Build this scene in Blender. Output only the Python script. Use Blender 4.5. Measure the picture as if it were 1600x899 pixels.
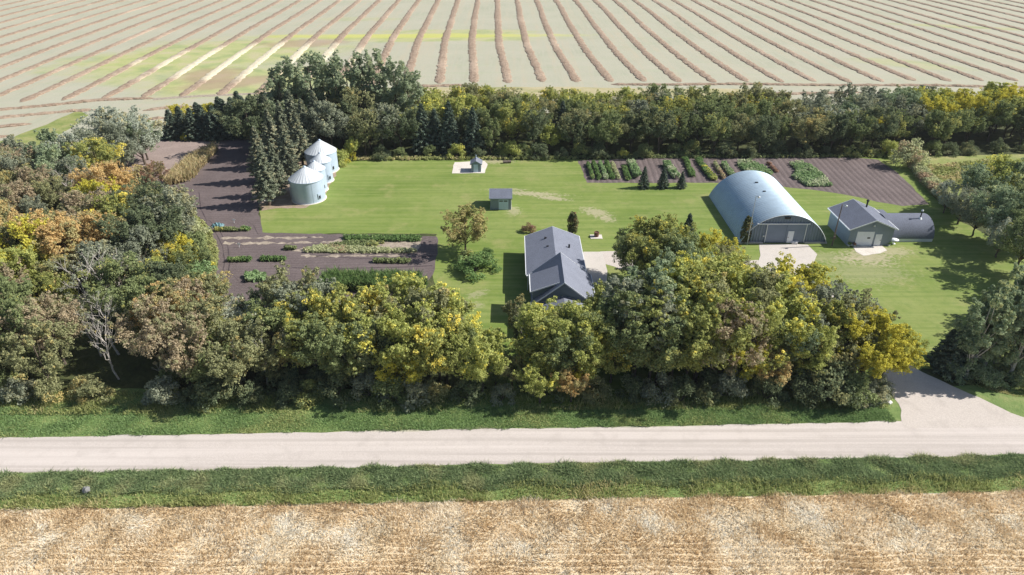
import bpy, math, random
import numpy as np
from mathutils import Vector, Matrix, noise as mnoise
from mathutils.geometry import tessellate_polygon
R = math.radians
for o in list(bpy.data.objects): bpy.data.objects.remove(o)
scene = bpy.context.scene
COL = scene.collection

# ------------------------------------------------------------------ camera, sky, sun, exposure
CAM_H, PITCH, FPX = 48.0, R(29.8), 1081.0
cam_d = bpy.data.cameras.new("camera"); cam = bpy.data.objects.new("camera", cam_d); COL.objects.link(cam)
cam.location = (0, 0, CAM_H); cam.rotation_euler = (R(90) - PITCH, 0, 0)
cam_d.sensor_width = 36; cam_d.lens = FPX / 1600 * 36; cam_d.clip_end = 4000; cam_d.clip_start = 0.5
scene.camera = cam
SUN_EL, SUN_TO = R(40), R(6)      # shadows fall to -X and slightly towards the camera
world = bpy.data.worlds.new("World"); scene.world = world; world.use_nodes = True
nt = world.node_tree; bg = nt.nodes["Background"]
sky = nt.nodes.new("ShaderNodeTexSky"); sky.sky_type = 'NISHITA'; sky.sun_disc = False
sky.sun_elevation = SUN_EL; sky.sun_rotation = R(90) - SUN_TO; sky.air_density = 1.0; sky.dust_density = 1.0
nt.links.new(sky.outputs[0], bg.inputs[0]); bg.inputs[1].default_value = 0.078
sd = bpy.data.lights.new("sun", 'SUN'); sd.energy = 5.0; sd.angle = R(0.53); sd.color = (1.0, 0.955, 0.88)
sun = bpy.data.objects.new("sun", sd); COL.objects.link(sun)
sv = Vector((math.cos(SUN_EL) * math.cos(SUN_TO), math.cos(SUN_EL) * math.sin(SUN_TO), math.sin(SUN_EL)))
sun.rotation_euler = sv.to_track_quat('Z', 'Y').to_euler(); sun.location = (60, 100, 80)
vs = scene.view_settings; scene.display_settings.display_device = 'sRGB'
vs.view_transform = 'Standard'; vs.look = 'None'; vs.gamma = 1; vs.exposure = 0.4; vs.use_curve_mapping = False
scene.render.engine = 'CYCLES'
scene.cycles.max_bounces = 6; scene.cycles.diffuse_bounces = 3; scene.cycles.transmission_bounces = 3

# ------------------------------------------------------------------ helpers
CP, SP = math.cos(PITCH), math.sin(PITCH)
def at(x, y, z=0.0):
    """survey point: where the line of sight of a pixel of the 1600 px photo meets height z (metres)"""
    u, v = x - 800, y - 449.5
    t = (CAM_H - z) / (FPX * SP + v * CP)
    return Vector((u * t, (FPX * CP - v * SP) * t, z))
def px_of(p):
    h = p[2] - CAM_H; zc = p[1] * CP - h * SP; yc = p[1] * SP + h * CP
    return 800 + FPX * p[0] / zc, 449.5 - FPX * yc / zc

def tag(o, label=None, cat=None, group=None, kind=None):
    if label: o["label"] = label
    if cat: o["category"] = cat
    if group: o["group"] = group
    if kind: o["kind"] = kind
    return o
def thing(name, loc, label, cat, group=None, rz=0.0):
    o = bpy.data.objects.new(name, None); COL.objects.link(o); o.location = loc; o.rotation_euler = (0, 0, rz)
    o.empty_display_size = 0.3
    return tag(o, label, cat, group)
def link_mesh(name, me, parent=None):
    o = bpy.data.objects.new(name, me); COL.objects.link(o)
    if parent: o.parent = parent
    return o

class MB:
    def __init__(s): s.v, s.f, s.sm = [], [], []
    def add(s, vs_, fs_, smooth=False):
        n = len(s.v); s.v += [tuple(p) for p in vs_]; s.f += [tuple(i + n for i in q) for q in fs_]; s.sm += [smooth] * len(fs_)
        return s
    def box(s, x0, x1, y0, y1, z0, z1):
        vs_ = [(x, y, z) for z in (z0, z1) for (x, y) in ((x0, y0), (x1, y0), (x1, y1), (x0, y1))]
        return s.add(vs_, [(3, 2, 1, 0), (4, 5, 6, 7), (0, 1, 5, 4), (1, 2, 6, 5), (2, 3, 7, 6), (3, 0, 4, 7)])
    def slab(s, quad, t):
        """a flat board: four corners (counter-clockwise from above), thickness t downwards along its normal"""
        q = [Vector(p) for p in quad]; n = (q[1] - q[0]).cross(q[2] - q[0]).normalized()
        b = [p - n * t for p in q]
        return s.add(q + b, [(0, 1, 2, 3), (7, 6, 5, 4), (0, 4, 5, 1), (1, 5, 6, 2), (2, 6, 7, 3), (3, 7, 4, 0)])
    def poly(s, pts, d):
        """prism: polygon pts extruded by vector d"""
        n = len(pts); a = [Vector(p) for p in pts]; b = [p + Vector(d) for p in a]
        return s.add(a + b, [tuple(range(n))[::-1], tuple(range(n, 2 * n))] + [(i, (i + 1) % n, n + (i + 1) % n, n + i) for i in range(n)])
    def tube(s, pts, rad, n=6, cap=True):
        pts = [Vector(p) for p in pts]; rings = []
        for i, p in enumerate(pts):
            d = (pts[min(i + 1, len(pts) - 1)] - pts[max(i - 1, 0)]).normalized()
            a = d.orthogonal().normalized() if i == 0 else (a - d * a.dot(d)).normalized()
            b = d.cross(a); r = rad[i] if hasattr(rad, '__len__') else rad
            rings.append([p + (a * math.cos(2 * math.pi * k / n) + b * math.sin(2 * math.pi * k / n)) * r for k in range(n)])
        vv = [p for r_ in rings for p in r_]; ff = []
        for i in range(len(rings) - 1):
            for k in range(n):
                ff.append((i * n + k, i * n + (k + 1) % n, (i + 1) * n + (k + 1) % n, (i + 1) * n + k))
        s.add(vv, ff, True)
        if cap: s.add(rings[-1], [tuple(range(n))]); s.add(rings[0], [tuple(range(n))[::-1]])
        return s
    def lathe(s, prof, n=32, c=(0, 0), smooth=True):
        vv = []
        for (r, z) in prof: vv += [(c[0] + r * math.cos(2 * math.pi * k / n), c[1] + r * math.sin(2 * math.pi * k / n), z) for k in range(n)]
        ff = [(i * n + k, i * n + (k + 1) % n, (i + 1) * n + (k + 1) % n, (i + 1) * n + k) for i in range(len(prof) - 1) for k in range(n)]
        return s.add(vv, ff, smooth)
    def build(s, name, mat, parent=None, world_coords=True):
        me = bpy.data.meshes.new(name)
        off = Vector((0, 0, 0))
        if parent is not None and world_coords:
            q = parent
            while q: off += q.location; q = q.parent
        me.from_pydata([(p[0] - off.x, p[1] - off.y, p[2] - off.z) for p in s.v], [], s.f)
        me.polygons.foreach_set('use_smooth', s.sm); me.materials.append(mat); me.update()
        return link_mesh(name, me, parent)

# ------------------------------------------------------------------ materials
class N:
    def __init__(s, name):
        s.m = bpy.data.materials.new(name); s.m.use_nodes = True; s.t = s.m.node_tree; s.b = s.t.nodes["Principled BSDF"]
        s.b.inputs["Roughness"].default_value = 0.9; s.b.inputs["Specular IOR Level"].default_value = 0.25
        s.geo = s.t.nodes.new("ShaderNodeNewGeometry").outputs["Position"]
    def new(s, t): return s.t.nodes.new(t)
    def link(s, a, b): s.t.links.new(a, b)
    def _in(s, sock, v):
        if isinstance(v, bpy.types.NodeSocket): s.link(v, sock)
        elif hasattr(v, '__len__'): sock.default_value = tuple(v) + ((1,) if len(v) == 3 and len(sock.default_value) == 4 else ())
        else: sock.default_value = v
    def mapping(s, scale=(1, 1, 1), rot=(0, 0, 0), loc=(0, 0, 0), src=None, typ='POINT'):
        m = s.new("ShaderNodeMapping"); m.vector_type = typ; s.link(src or s.geo, m.inputs[0])
        m.inputs["Location"].default_value = loc; m.inputs["Rotation"].default_value = rot; m.inputs["Scale"].default_value = scale
        return m.outputs[0]
    def noise(s, scale, detail=4, src=None, rough=0.55, dist=0):
        n = s.new("ShaderNodeTexNoise"); s.link(src or s.geo, n.inputs["Vector"])
        n.inputs["Scale"].default_value = scale; n.inputs["Detail"].default_value = detail; n.inputs["Roughness"].default_value = rough; n.inputs["Distortion"].default_value = dist
        return n.outputs[0]
    def ramp(s, v, stops):
        r = s.new("ShaderNodeValToRGB"); s.link(v, r.inputs[0]); e = r.color_ramp.elements
        while len(e) < len(stops): e.new(0.5)
        for el, (p, c) in zip(e, stops): el.position = p; el.color = tuple(c) + (1,) if hasattr(c, '__len__') else (c, c, c, 1)
        return r.outputs[0]
    def mix(s, f, a, b, mode='MIX'):
        m = s.new("ShaderNodeMix"); m.data_type = 'RGBA'; m.blend_type = mode
        s._in(m.inputs[0], f); s._in(m.inputs[6], a); s._in(m.inputs[7], b); return m.outputs[2]
    def math(s, op, a, b=0.0, clamp=False):
        m = s.new("ShaderNodeMath"); m.operation = op; m.use_clamp = clamp; s._in(m.inputs[0], a); s._in(m.inputs[1], b); return m.outputs[0]
    def sep(s, src=None):
        m = s.new("ShaderNodeSeparateXYZ"); s.link(src or s.geo, m.inputs[0]); return m.outputs
    def ss(s, v, a, b):
        m = s.new("ShaderNodeMapRange"); m.interpolation_type = 'SMOOTHSTEP'; s._in(m.inputs[0], v)
        m.inputs[1].default_value = a; m.inputs[2].default_value = b; return m.outputs[0]
    def blob(s, cx, cy, rx, ry, ang=0, soft=0.5, wob=0.5, wsc=0.3):
        """soft-edged patch with a ragged outline, 1 inside"""
        v = s.mapping(scale=(rx, ry, 1), rot=(0, 0, ang), loc=(cx, cy, 0), typ='TEXTURE')
        l = s.new("ShaderNodeVectorMath"); l.operation = 'LENGTH'
        mz = s.new("ShaderNodeVectorMath"); mz.operation = 'MULTIPLY'; s.link(v, mz.inputs[0]); mz.inputs[1].default_value = (1, 1, 0)
        s.link(mz.outputs[0], l.inputs[0])
        d = s.math('ADD', l.outputs["Value"], s.math('MULTIPLY', s.math('SUBTRACT', s.noise(wsc, 5, rough=0.65), 0.5), wob * 3))
        return s.ss(d, 1.0 + soft * 0.5, 1.0 - soft * 0.5)
    def bump(s, h, strength=0.5, dist=0.1):
        b = s.new("ShaderNodeBump"); s.link(h, b.inputs["Height"]); b.inputs["Strength"].default_value = strength; b.inputs["Distance"].default_value = dist
        s.link(b.outputs[0], s.b.inputs["Normal"])
    def col(s, c): s._in(s.b.inputs["Base Color"], c); return s.m

def simple(name, c, rough=0.7, metal=0.0, var=0.12, sc=1.5, bump=0.0, spec=0.3):
    n = N(name); n.b.inputs["Roughness"].default_value = rough; n.b.inputs["Metallic"].default_value = metal; n.b.inputs["Specular IOR Level"].default_value = spec
    v = n.noise(sc, 6, rough=0.65)
    if bump: n.bump(v, bump, 0.05)
    return n.col(n.mix(n.ss(v, 0.3, 0.7), tuple(x * (1 - var) for x in c), tuple(min(1, x * (1 + var)) for x in c)))

# --- ground
def m_stubble():
    n = N("stubble_field")
    base = n.ramp(n.noise(0.05, 6), [(0.3, (0.345, 0.355, 0.26)), (0.5, (0.405, 0.395, 0.30)), (0.72, (0.45, 0.43, 0.335))])
    st0 = n.noise(1.0, 3, src=n.mapping(scale=(0.35, 0.012, 1), rot=(0, 0, R(-2)))); base = n.mix(n.math('MULTIPLY', n.ss(st0, 0.45, 0.65), 0.6), base, (0.46, 0.40, 0.29))
    st = n.noise(1.0, 5, src=n.mapping(scale=(1.3, 0.08, 1), rot=(0, 0, R(-2))))
    base = n.mix(n.ss(st, 0.35, 0.7), base, (0.42, 0.405, 0.315))
    st2 = n.noise(1.0, 3, src=n.mapping(scale=(0.03, 0.35, 1)))
    base = n.mix(n.math('MULTIPLY', n.ss(st2, 0.45, 0.75), 0.35), base, (0.36, 0.40, 0.26))
    gr = n.ramp(n.noise(0.12, 5), [(0.35, (0.28, 0.34, 0.13)), (0.5, (0.40, 0.42, 0.17)), (0.65, (0.46, 0.42, 0.24))])
    for (x, y, rx, ry, a, k) in [(330, 85, 42, 26, 0.5, 0.9), (400, 125, 30, 18, 0.2, 0.85), (230, 110, 16, 30, 0.8, 0.6), (640, 60, 48, 7, 0.0, 0.85), (720, 50, 30, 5, 0, 0.7), (1500, 42, 26, 4, -0.3, 0.6), (1420, 100, 16, 6, -0.4, 0.5), (560, 30, 20, 5, 0, 0.3)]:
        p = at(x, y); base = n.mix(n.math('MULTIPLY', n.blob(p.x, p.y, rx, ry, a, 0.7, 0.5, 0.05), k), base, gr)
    for (x, y, rx, ry, a) in [(330, 118, 9, 9, 0.9), (360, 130, 14, 6, 0.5), (475, 68, 14, 7, 0.3)]:
        p = at(x, y); base = n.mix(n.math('MULTIPLY', n.blob(p.x, p.y, rx, ry, a, 0.7, 0.5, 0.12), 0.65), base, (0.36, 0.25, 0.18))
    yl = n.blob(*at(650, 56).xy, 55, 4.5, 0.02, 0.9, 0.5, 0.08)
    base = n.mix(n.math('MULTIPLY', yl, 0.8), base, (0.50, 0.50, 0.13))
    n.bump(n.noise(2.5, 3), 0.3, 0.1)
    return n.col(base)
def m_lawn():
    n = N("mown_lawn")
    c = n.ramp(n.noise(0.06, 5, rough=0.6), [(0.28, (0.125, 0.19, 0.033)), (0.5, (0.185, 0.245, 0.055)), (0.72, (0.25, 0.285, 0.09))])
    st = n.noise(1.0, 4, src=n.mapping(scale=(0.05, 1.1, 1), rot=(0, 0, R(2))))
    c = n.mix(n.math('MULTIPLY', n.ss(st, 0.42, 0.62), 0.5), c, (0.27, 0.31, 0.10))
    st3 = n.noise(1.0, 2, src=n.mapping(scale=(0.03, 0.9, 1), rot=(0, 0, R(2)), loc=(9, 4, 0))); c = n.mix(n.math('MULTIPLY', n.ss(st3, 0.5, 0.62), 0.4), c, (0.13, 0.19, 0.04))
    c = n.mix(n.math('MULTIPLY', n.ss(n.noise(0.9, 5, rough=0.7), 0.45, 0.7), 0.4), c, (0.10, 0.18, 0.03))
    c = n.mix(n.math('MULTIPLY', n.ss(n.noise(0.16, 6, rough=.7), 0.52, 0.70), 0.6), c, (0.31, 0.30, 0.12))
    for (x, y, rx, ry, a, k) in [(830, 303, 5.5, 1.0, -0.12, .85), (862, 310, 3, .9, -0.3, .85), (930, 332, 2.6, 1.6, -0.7, .8), (948, 342, 1.6, 1.2, -0.8, .7), (803, 330, 1.2, 2.0, 0, .6), (790, 297, 3.5, .7, 0, .6),
                              (1358, 402, 3.5, 2.6, 0, .85), (1395, 393, 2.6, 1.6, 0, .7), (1330, 404, 2.6, 0.8, 0, .55), (1290, 402, 4, 1.8, 0, .35), (1350, 425, 6, 4, 0, .35), (745, 460, 1.6, .8, .6, .5), (742, 478, 1.2, .9, .6, .5), (770, 252, 4, 1.6, 0, .7), (1208, 300, 2, 1, 0, .4)]:
        p = at(x, y); c = n.mix(n.math('MULTIPLY', n.blob(p.x, p.y, rx * .9, ry * .85, a, 1.1, 1.5, 1.8), k * .85), c, (0.45, 0.39, 0.27))
    n.bump(n.noise(6, 4), 0.35, 0.05)
    return n.col(c)
def m_soil(name, c0, c1, ang, pitch, bs=0.5, line=0.0):
    n = N(name)
    w = n.new("ShaderNodeTexWave"); w.wave_type = 'BANDS'; w.bands_direction = 'X'; w.wave_profile = 'SIN'
    n.link(n.mapping(rot=(0, 0, ang)), w.inputs["Vector"]); w.inputs["Scale"].default_value = 0.314 / pitch * 1.0; w.inputs["Distortion"].default_value = 2.2; w.inputs["Detail"].default_value = 3; w.inputs["Detail Scale"].default_value = 0.3
    fine = n.noise(3.0, 6, rough=0.7)
    h = n.math('ADD', n.math('MULTIPLY', w.outputs[1], 0.6), fine)
    c = n.mix(n.ss(fine, 0.35, 0.7), c0, c1)
    c = n.mix(n.math('MULTIPLY', n.ss(n.noise(0.25, 4), 0.4, 0.7), 0.4), c, tuple(x * 1.25 for x in c1))
    if line: c = n.mix(n.math('MULTIPLY', n.ss(w.outputs[1], 0.45, 0.1), line), c, tuple(x * 0.5 for x in c0))
    n.bump(h, bs, 0.12)
    return n.col(c)
def m_gravel(name, c0, c1, ang=None, tint=None):
    n = N(name); n.b.inputs["Roughness"].default_value = 0.95
    f1 = n.noise(9, 5, rough=0.75); c = n.mix(n.ss(f1, 0.3, 0.7), c0, c1)
    if ang is not None:
        t = n.noise(1.0, 4, src=n.mapping(scale=(0.02, 1.6, 1), rot=(0, 0, ang)))
        c = n.mix(n.math('MULTIPLY', n.ss(t, 0.42, 0.68), 0.6), c, tuple(x * 0.82 for x in c0))
        t2 = n.noise(1.0, 2, src=n.mapping(scale=(0.012, 0.55, 1), rot=(0, 0, ang), loc=(5, 3.3, 0)))
        c = n.mix(n.math('MULTIPLY', n.ss(t2, 0.5, 0.62), 0.45), c, tuple(min(1, x * 1.1) for x in c1))
    c = n.mix(n.math('MULTIPLY', n.ss(n.noise(0.5, 6), 0.5, 0.75), 0.4), c, tuple(x * 0.82 for x in c0))
    n.bump(f1, 0.3, 0.04); return n.col(c)
def m_ground(name, stops, sc=0.4, bump=0.5, extra=None):
    n = N(name); v = n.noise(sc, 8, rough=0.68); c = n.ramp(v, stops)
    if extra: c = n.mix(n.ss(n.noise(sc * 6, 5), 0.45, 0.7), c, extra)
    n.bump(n.noise(sc * 8, 5), bump, 0.12); return n.col(c)

M = {}
M['stubble'] = m_stubble(); M['lawn'] = m_lawn()
M['soil'] = m_soil("garden_soil", (0.116, 0.091, 0.090), (0.166, 0.133, 0.130), R(88), 0.8, 0.35, 0.15)
M['soil2'] = m_soil("tilled_soil", (0.12, 0.094, 0.092), (0.19, 0.152, 0.147), R(3), 1.15, 0.6, 0.34)
M['soil_pale'] = m_soil("dry_soil", (0.26, 0.20, 0.18), (0.34, 0.27, 0.24), R(60), 1.0, 0.3)
M['straw_mulch'] = m_ground("straw_mulch", [(0.3, (0.20, 0.16, 0.14)), (0.5, (0.36, 0.30, 0.24)), (0.7, (0.52, 0.45, 0.36))], 1.5, 0.6)
M['road'] = m_gravel("gravel_road", (0.485, 0.43, 0.39), (0.61, 0.55, 0.51), R(1.5))
M['drive'] = m_gravel("driveway_gravel", (0.47, 0.415, 0.375), (0.62, 0.56, 0.51))
M['concrete'] = m_gravel("concrete_slab", (0.50, 0.46, 0.42), (0.62, 0.57, 0.52))
M['white_gravel'] = m_gravel("pale_gravel", (0.55, 0.50, 0.44), (0.78, 0.73, 0.67))
M['floor'] = m_ground("woodland_floor", [(0.3, (0.035, 0.04, 0.018)), (0.5, (0.07, 0.085, 0.03)), (0.7, (0.12, 0.12, 0.05))], 0.5, 0.6, (0.05, 0.06, 0.025))
M['verge'] = m_ground("verge_grass", [(0.3, (0.11, 0.18, 0.05)), (0.5, (0.18, 0.25, 0.08)), (0.7, (0.28, 0.30, 0.12))], 0.6, 0.7)
M['rough'] = m_ground("rough_grass", [(0.3, (0.14, 0.20, 0.05)), (0.5, (0.25, 0.28, 0.09)), (0.7, (0.38, 0.34, 0.16))], 0.25, 0.7)
M['margin'] = m_ground("field_margin", [(0.3, (0.25, 0.28, 0.11)), (0.5, (0.42, 0.37, 0.21)), (0.7, (0.52, 0.46, 0.31))], 0.12, 0.5)
M['wheat_soil'] = m_ground("wheat_floor", [(0.3, (0.52, 0.40, 0.25)), (0.5, (0.66, 0.53, 0.35)), (0.7, (0.77, 0.66, 0.49))], 0.9, 0.4)

# --- leaves: real pigments, mixed leaf by leaf and clump by clump
def m_leaf(name, a, b, acc, frac=0.2, trans=0.38, soft=0.14):
    n = N(name); t = n.t; t.nodes.remove(n.b)
    at1 = n.new("ShaderNodeAttribute"); at1.attribute_name = "leaf"
    at2 = n.new("ShaderNodeAttribute"); at2.attribute_name = "clump"
    oi = n.new("ShaderNodeObjectInfo")
    c = n.mix(at1.outputs["Fac"], a, b)
    k = n.math('ADD', at2.outputs["Fac"], n.math('MULTIPLY', n.math('SUBTRACT', oi.outputs["Random"], 0.5), 0.3))
    k = n.math('ADD', k, n.math('MULTIPLY', n.math('SUBTRACT', at1.outputs["Fac"], 0.5), 0.25))
    c = n.mix(n.ss(k, 1 - frac - soft, 1 - frac + soft), c, acc)
    c = n.mix(n.math('MULTIPLY', n.math('SUBTRACT', 1.0, at2.outputs["Fac"]), 0.35), c, n.mix(1.0, c, (0.70, 0.72, 0.70), 'MULTIPLY'))
    d = n.new("ShaderNodeBsdfDiffuse"); tr = n.new("ShaderNodeBsdfTranslucent"); mx = n.new("ShaderNodeMixShader")
    n.link(c, d.inputs[0]); n.link(c, tr.inputs[0]); mx.inputs[0].default_value = trans
    n.link(d.outputs[0], mx.inputs[1]); n.link(tr.outputs[0], mx.inputs[2]); n.link(mx.outputs[0], t.nodes["Material Output"].inputs[0])
    return n.m
LEAF = {
 'green':  m_leaf("leaf_green", (0.207, 0.258, 0.112), (0.371, 0.422, 0.199), (0.545, 0.532, 0.188), 0.15),
 'dark':   m_leaf("leaf_dark_green", (0.139, 0.176, 0.101), (0.262, 0.306, 0.173), (0.369, 0.369, 0.178), 0.12),
 'olive':  m_leaf("leaf_olive", (0.274, 0.293, 0.147), (0.464, 0.464, 0.248), (0.648, 0.534, 0.228), 0.2),
 'lime':   m_leaf("leaf_yellow_green", (0.371, 0.423, 0.130), (0.629, 0.642, 0.225), (0.930, 0.848, 0.197), 0.13),
 'gold':   m_leaf("leaf_golden", (0.58, 0.53, 0.09), (0.84, 0.77, 0.15), (0.42, 0.44, 0.12), 0.22),
 'mixed':  m_leaf("leaf_green_gold", (0.302, 0.341, 0.115), (0.519, 0.533, 0.187), (0.930, 0.793, 0.183), 0.19),
 'orange': m_leaf("leaf_orange", (0.620, 0.448, 0.211), (0.905, 0.658, 0.301), (0.509, 0.466, 0.229), 0.35),
 'rust':   m_leaf("leaf_rust", (0.427, 0.345, 0.232), (0.651, 0.538, 0.363), (0.391, 0.391, 0.217), 0.4),
 'goldtan': m_leaf("leaf_golden_tan", (0.444, 0.385, 0.166), (0.677, 0.588, 0.279), (0.363, 0.383, 0.144), 0.25),
 'silver': m_leaf("leaf_silver", (0.401, 0.446, 0.356), (0.666, 0.700, 0.576), (0.743, 0.653, 0.360), 0.15),
 'grey':   m_leaf("leaf_grey_green", (0.261, 0.293, 0.210), (0.452, 0.478, 0.351), (0.517, 0.492, 0.288), 0.15),
 'poplar': m_leaf("leaf_poplar", (0.249, 0.326, 0.186), (0.468, 0.545, 0.341), (0.574, 0.586, 0.294), 0.12),
 'ash': m_leaf("leaf_tall_poplar", (0.377, 0.448, 0.285), (0.608, 0.679, 0.475), (0.614, 0.614, 0.369), 0.12, 0.62),
 'spruce': m_leaf("needle_spruce", (0.086, 0.121, 0.092), (0.172, 0.218, 0.167), (0.230, 0.265, 0.184), 0.15, 0.1),
 'pine':   m_leaf("needle_grey_spruce", (0.15, 0.175, 0.12), (0.30, 0.33, 0.23), (0.486, 0.461, 0.294), 0.2, 0.15),
 'cedar':  m_leaf("needle_cedar", (0.099, 0.121, 0.061), (0.187, 0.193, 0.094), (0.297, 0.198, 0.099), 0.2, 0.1),
 'veg':    m_leaf("leaf_vegetable", (0.231, 0.357, 0.147), (0.399, 0.525, 0.273), (0.588, 0.630, 0.420), 0.25),
 'vegdark': m_leaf("leaf_vegetable_dark", (0.128, 0.218, 0.077), (0.256, 0.384, 0.141), (0.422, 0.486, 0.205), 0.15),
 'weed':   m_leaf("leaf_weed", (0.435, 0.474, 0.243), (0.691, 0.704, 0.435), (0.563, 0.422, 0.282), 0.2),
 'drycorn': m_leaf("leaf_dry_corn", (0.546, 0.430, 0.231), (0.819, 0.693, 0.441), (0.483, 0.483, 0.231), 0.2),
 'red':    m_leaf("leaf_reddish", (0.358, 0.205, 0.154), (0.589, 0.371, 0.282), (0.333, 0.282, 0.141), 0.3),
 'alfalfa': m_leaf("blade_ditch", (0.211, 0.331, 0.126), (0.408, 0.565, 0.251), (0.541, 0.565, 0.252), 0.15),
 'blueweed': m_leaf("blade_alfalfa", (0.20, 0.29, 0.14), (0.42, 0.51, 0.26), (0.460, 0.483, 0.253), 0.15),
 'verge':  m_leaf("blade_verge", (0.336, 0.378, 0.137), (0.546, 0.557, 0.252), (0.651, 0.567, 0.315), 0.2),
 'wheat':  m_leaf("stalk_wheat", (0.76, 0.58, 0.36), (0.93, 0.78, 0.55), (0.94, 0.85, 0.69), 0.30, 0.4),
 'lodged': m_leaf("stalk_lodged", (0.86, 0.73, 0.53), (0.95, 0.87, 0.71), (0.94, 0.89, 0.77), 0.4, 0.3),
}
M['bark'] = simple("bark_brown", (0.12, 0.095, 0.075), 0.95, var=0.35, sc=6, bump=0.6)
M['bark_pale'] = simple("bark_pale", (0.42, 0.39, 0.34), 0.9, var=0.25, sc=5, bump=0.4)
M['bark_dead'] = simple("bark_bleached", (0.50, 0.46, 0.42), 0.9, var=0.2, sc=5)
def m_shingle(name, c):
    n = N(name); n.b.inputs["Roughness"].default_value = 0.92
    v = n.noise(9, 3, rough=0.8); w = n.noise(0.7, 5)
    k = n.mix(n.ss(v, 0.3, 0.7), tuple(x * 0.72 for x in c), tuple(x * 1.28 for x in c))
    n.bump(v, 0.4, 0.03)
    return n.col(n.mix(n.math('MULTIPLY', n.ss(w, 0.4, 0.7), 0.4), k, tuple(x * 1.25 for x in c)))
M['shingle'] = m_shingle("roof_shingle", (0.19, 0.205, 0.255))
M['shingle_dark'] = m_shingle("roof_shingle_dark", (0.155, 0.17, 0.215))
def m_siding(name, c, pitch=0.2, axis=2):
    n = N(name); n.b.inputs["Roughness"].default_value = 0.55
    s = n.sep()[axis]; f = n.math('FRACT', n.math('DIVIDE', s, pitch)); n.bump(f, 0.6, 0.03)
    line = n.ss(f, 0.86, 0.97); v = n.noise(0.8, 5)
    return n.col(n.mix(line, n.mix(n.ss(v, 0.3, 0.7), tuple(x * 0.9 for x in c), c), tuple(x * 0.72 for x in c)))
M['siding'] = m_siding("blue_grey_siding", (0.20, 0.25, 0.29))
M['siding_garage'] = m_siding("garage_siding", (0.23, 0.285, 0.345), 0.22)
M['white'] = simple("white_trim", (0.78, 0.80, 0.82), 0.5, var=0.05)
M['door'] = simple("white_door", (0.72, 0.76, 0.80), 0.45, var=0.05)
M['door_blue'] = simple("pale_blue_door", (0.50, 0.62, 0.74), 0.45, var=0.05)
def m_metal(name, c, rough, metal):
    n = N(name); n.b.inputs["Roughness"].default_value = rough; n.b.inputs["Metallic"].default_value = metal; n.b.inputs["Specular IOR Level"].default_value = 0.5
    v = n.noise(0.6, 6, rough=0.6); st = n.noise(1.0, 4, src=n.mapping(scale=(3, 3, 0.25)))
    k = n.mix(n.ss(v, 0.3, 0.7), tuple(x * 0.88 for x in c), c)
    return n.col(n.mix(n.math('MULTIPLY', n.ss(st, 0.5, 0.75), 0.3), k, tuple(x * 0.75 for x in c)))
M['galv'] = m_metal("galvanised_steel", (0.50, 0.60, 0.74), 0.5, 0.08)
M['galv_roof'] = m_metal("galvanised_roof", (0.70, 0.74, 0.77), 0.45, 0.15)
M['quonset'] = m_metal("arched_steel", (0.45, 0.57, 0.67), 0.5, 0.25)
M['panel'] = m_metal("grey_steel_panel", (0.19, 0.24, 0.32), 0.5, 0.15)
M['glass'] = simple("dark_glass", (0.03, 0.04, 0.05), 0.1, var=0.1, spec=0.8)
M['black'] = simple("black_metal", (0.03, 0.03, 0.035), 0.5)
M['wood_pole'] = simple("weathered_pole", (0.16, 0.125, 0.11), 0.9, var=0.25, sc=4)
M['grey_pole'] = simple("grey_pole", (0.45, 0.47, 0.48), 0.6)
M['stone'] = simple("field_stone", (0.20, 0.20, 0.20), 0.9, var=0.3, sc=3, bump=0.5)
M['white_stone'] = simple("pale_stone", (0.72, 0.70, 0.68), 0.85, var=0.15, sc=3, bump=0.4)
M['rustbrown'] = simple("brown_planter", (0.16, 0.08, 0.06), 0.85, var=0.3)
M['teal'] = simple("teal_tarp", (0.10, 0.20, 0.23), 0.5, var=0.3, sc=3, bump=0.5)
def m_swath():
    n = N("cut_straw"); c = n.ramp(n.noise(1.6, 6, rough=0.7), [(0.3, (0.18, 0.125, 0.085)), (0.5, (0.32, 0.235, 0.17)), (0.7, (0.47, 0.37, 0.28))])
    c = n.mix(n.math('MULTIPLY', n.ss(n.noise(0.03, 3), 0.5, 0.7), 0.5), c, (0.52, 0.40, 0.30))
    c2 = c
    for (x, y, rx, ry) in [(400, 95, 34, 26)]:
        p = at(x, y); c2 = n.mix(n.math('MULTIPLY', n.blob(p.x, p.y, rx, ry, 0.4 if x < 500 else 0, 0.7, 0.5, 0.08), 0.75), c2, (0.74, 0.68, 0.50))
    n.bump(n.noise(4, 5), 0.8, 0.2); return n.col(c2)
M['swath'] = m_swath()

# ------------------------------------------------------------------ ground sheets
def sheet(name, pts, z, mat, jit=0.15, step=1.5, seed=0, kind='structure', world_pts=False, label=None):
    rnd = random.Random(seed); P = [Vector(p) if world_pts else at(*p) for p in pts]; out = []
    for i, a in enumerate(P):
        b = P[(i + 1) % len(P)]; L = (b - a).length; k = max(1, min(160, int(L / step)))
        nrm = Vector((-(b - a).y, (b - a).x, 0)).normalized() if L > 0 else Vector((0, 0, 0))
        for j in range(k):
            q = a.lerp(b, j / k); j_ = (mnoise.noise(Vector((q.x * 0.5, q.y * 0.5, seed))) * 1.6 + rnd.uniform(-1, 1) * 0.45) * jit
            out.append(Vector((q.x + nrm.x * j_, q.y + nrm.y * j_, z)))
    tri = tessellate_polygon([out]); me = bpy.data.meshes.new(name)
    me.from_pydata([tuple(p) for p in out], [], [tuple(t) for t in tri]); me.materials.append(mat); me.update()
    nz = me.polygons[0].normal.z
    if nz < 0: me.flip_normals()
    o = link_mesh(name, me); return tag(o, label, None, None, kind)

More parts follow.
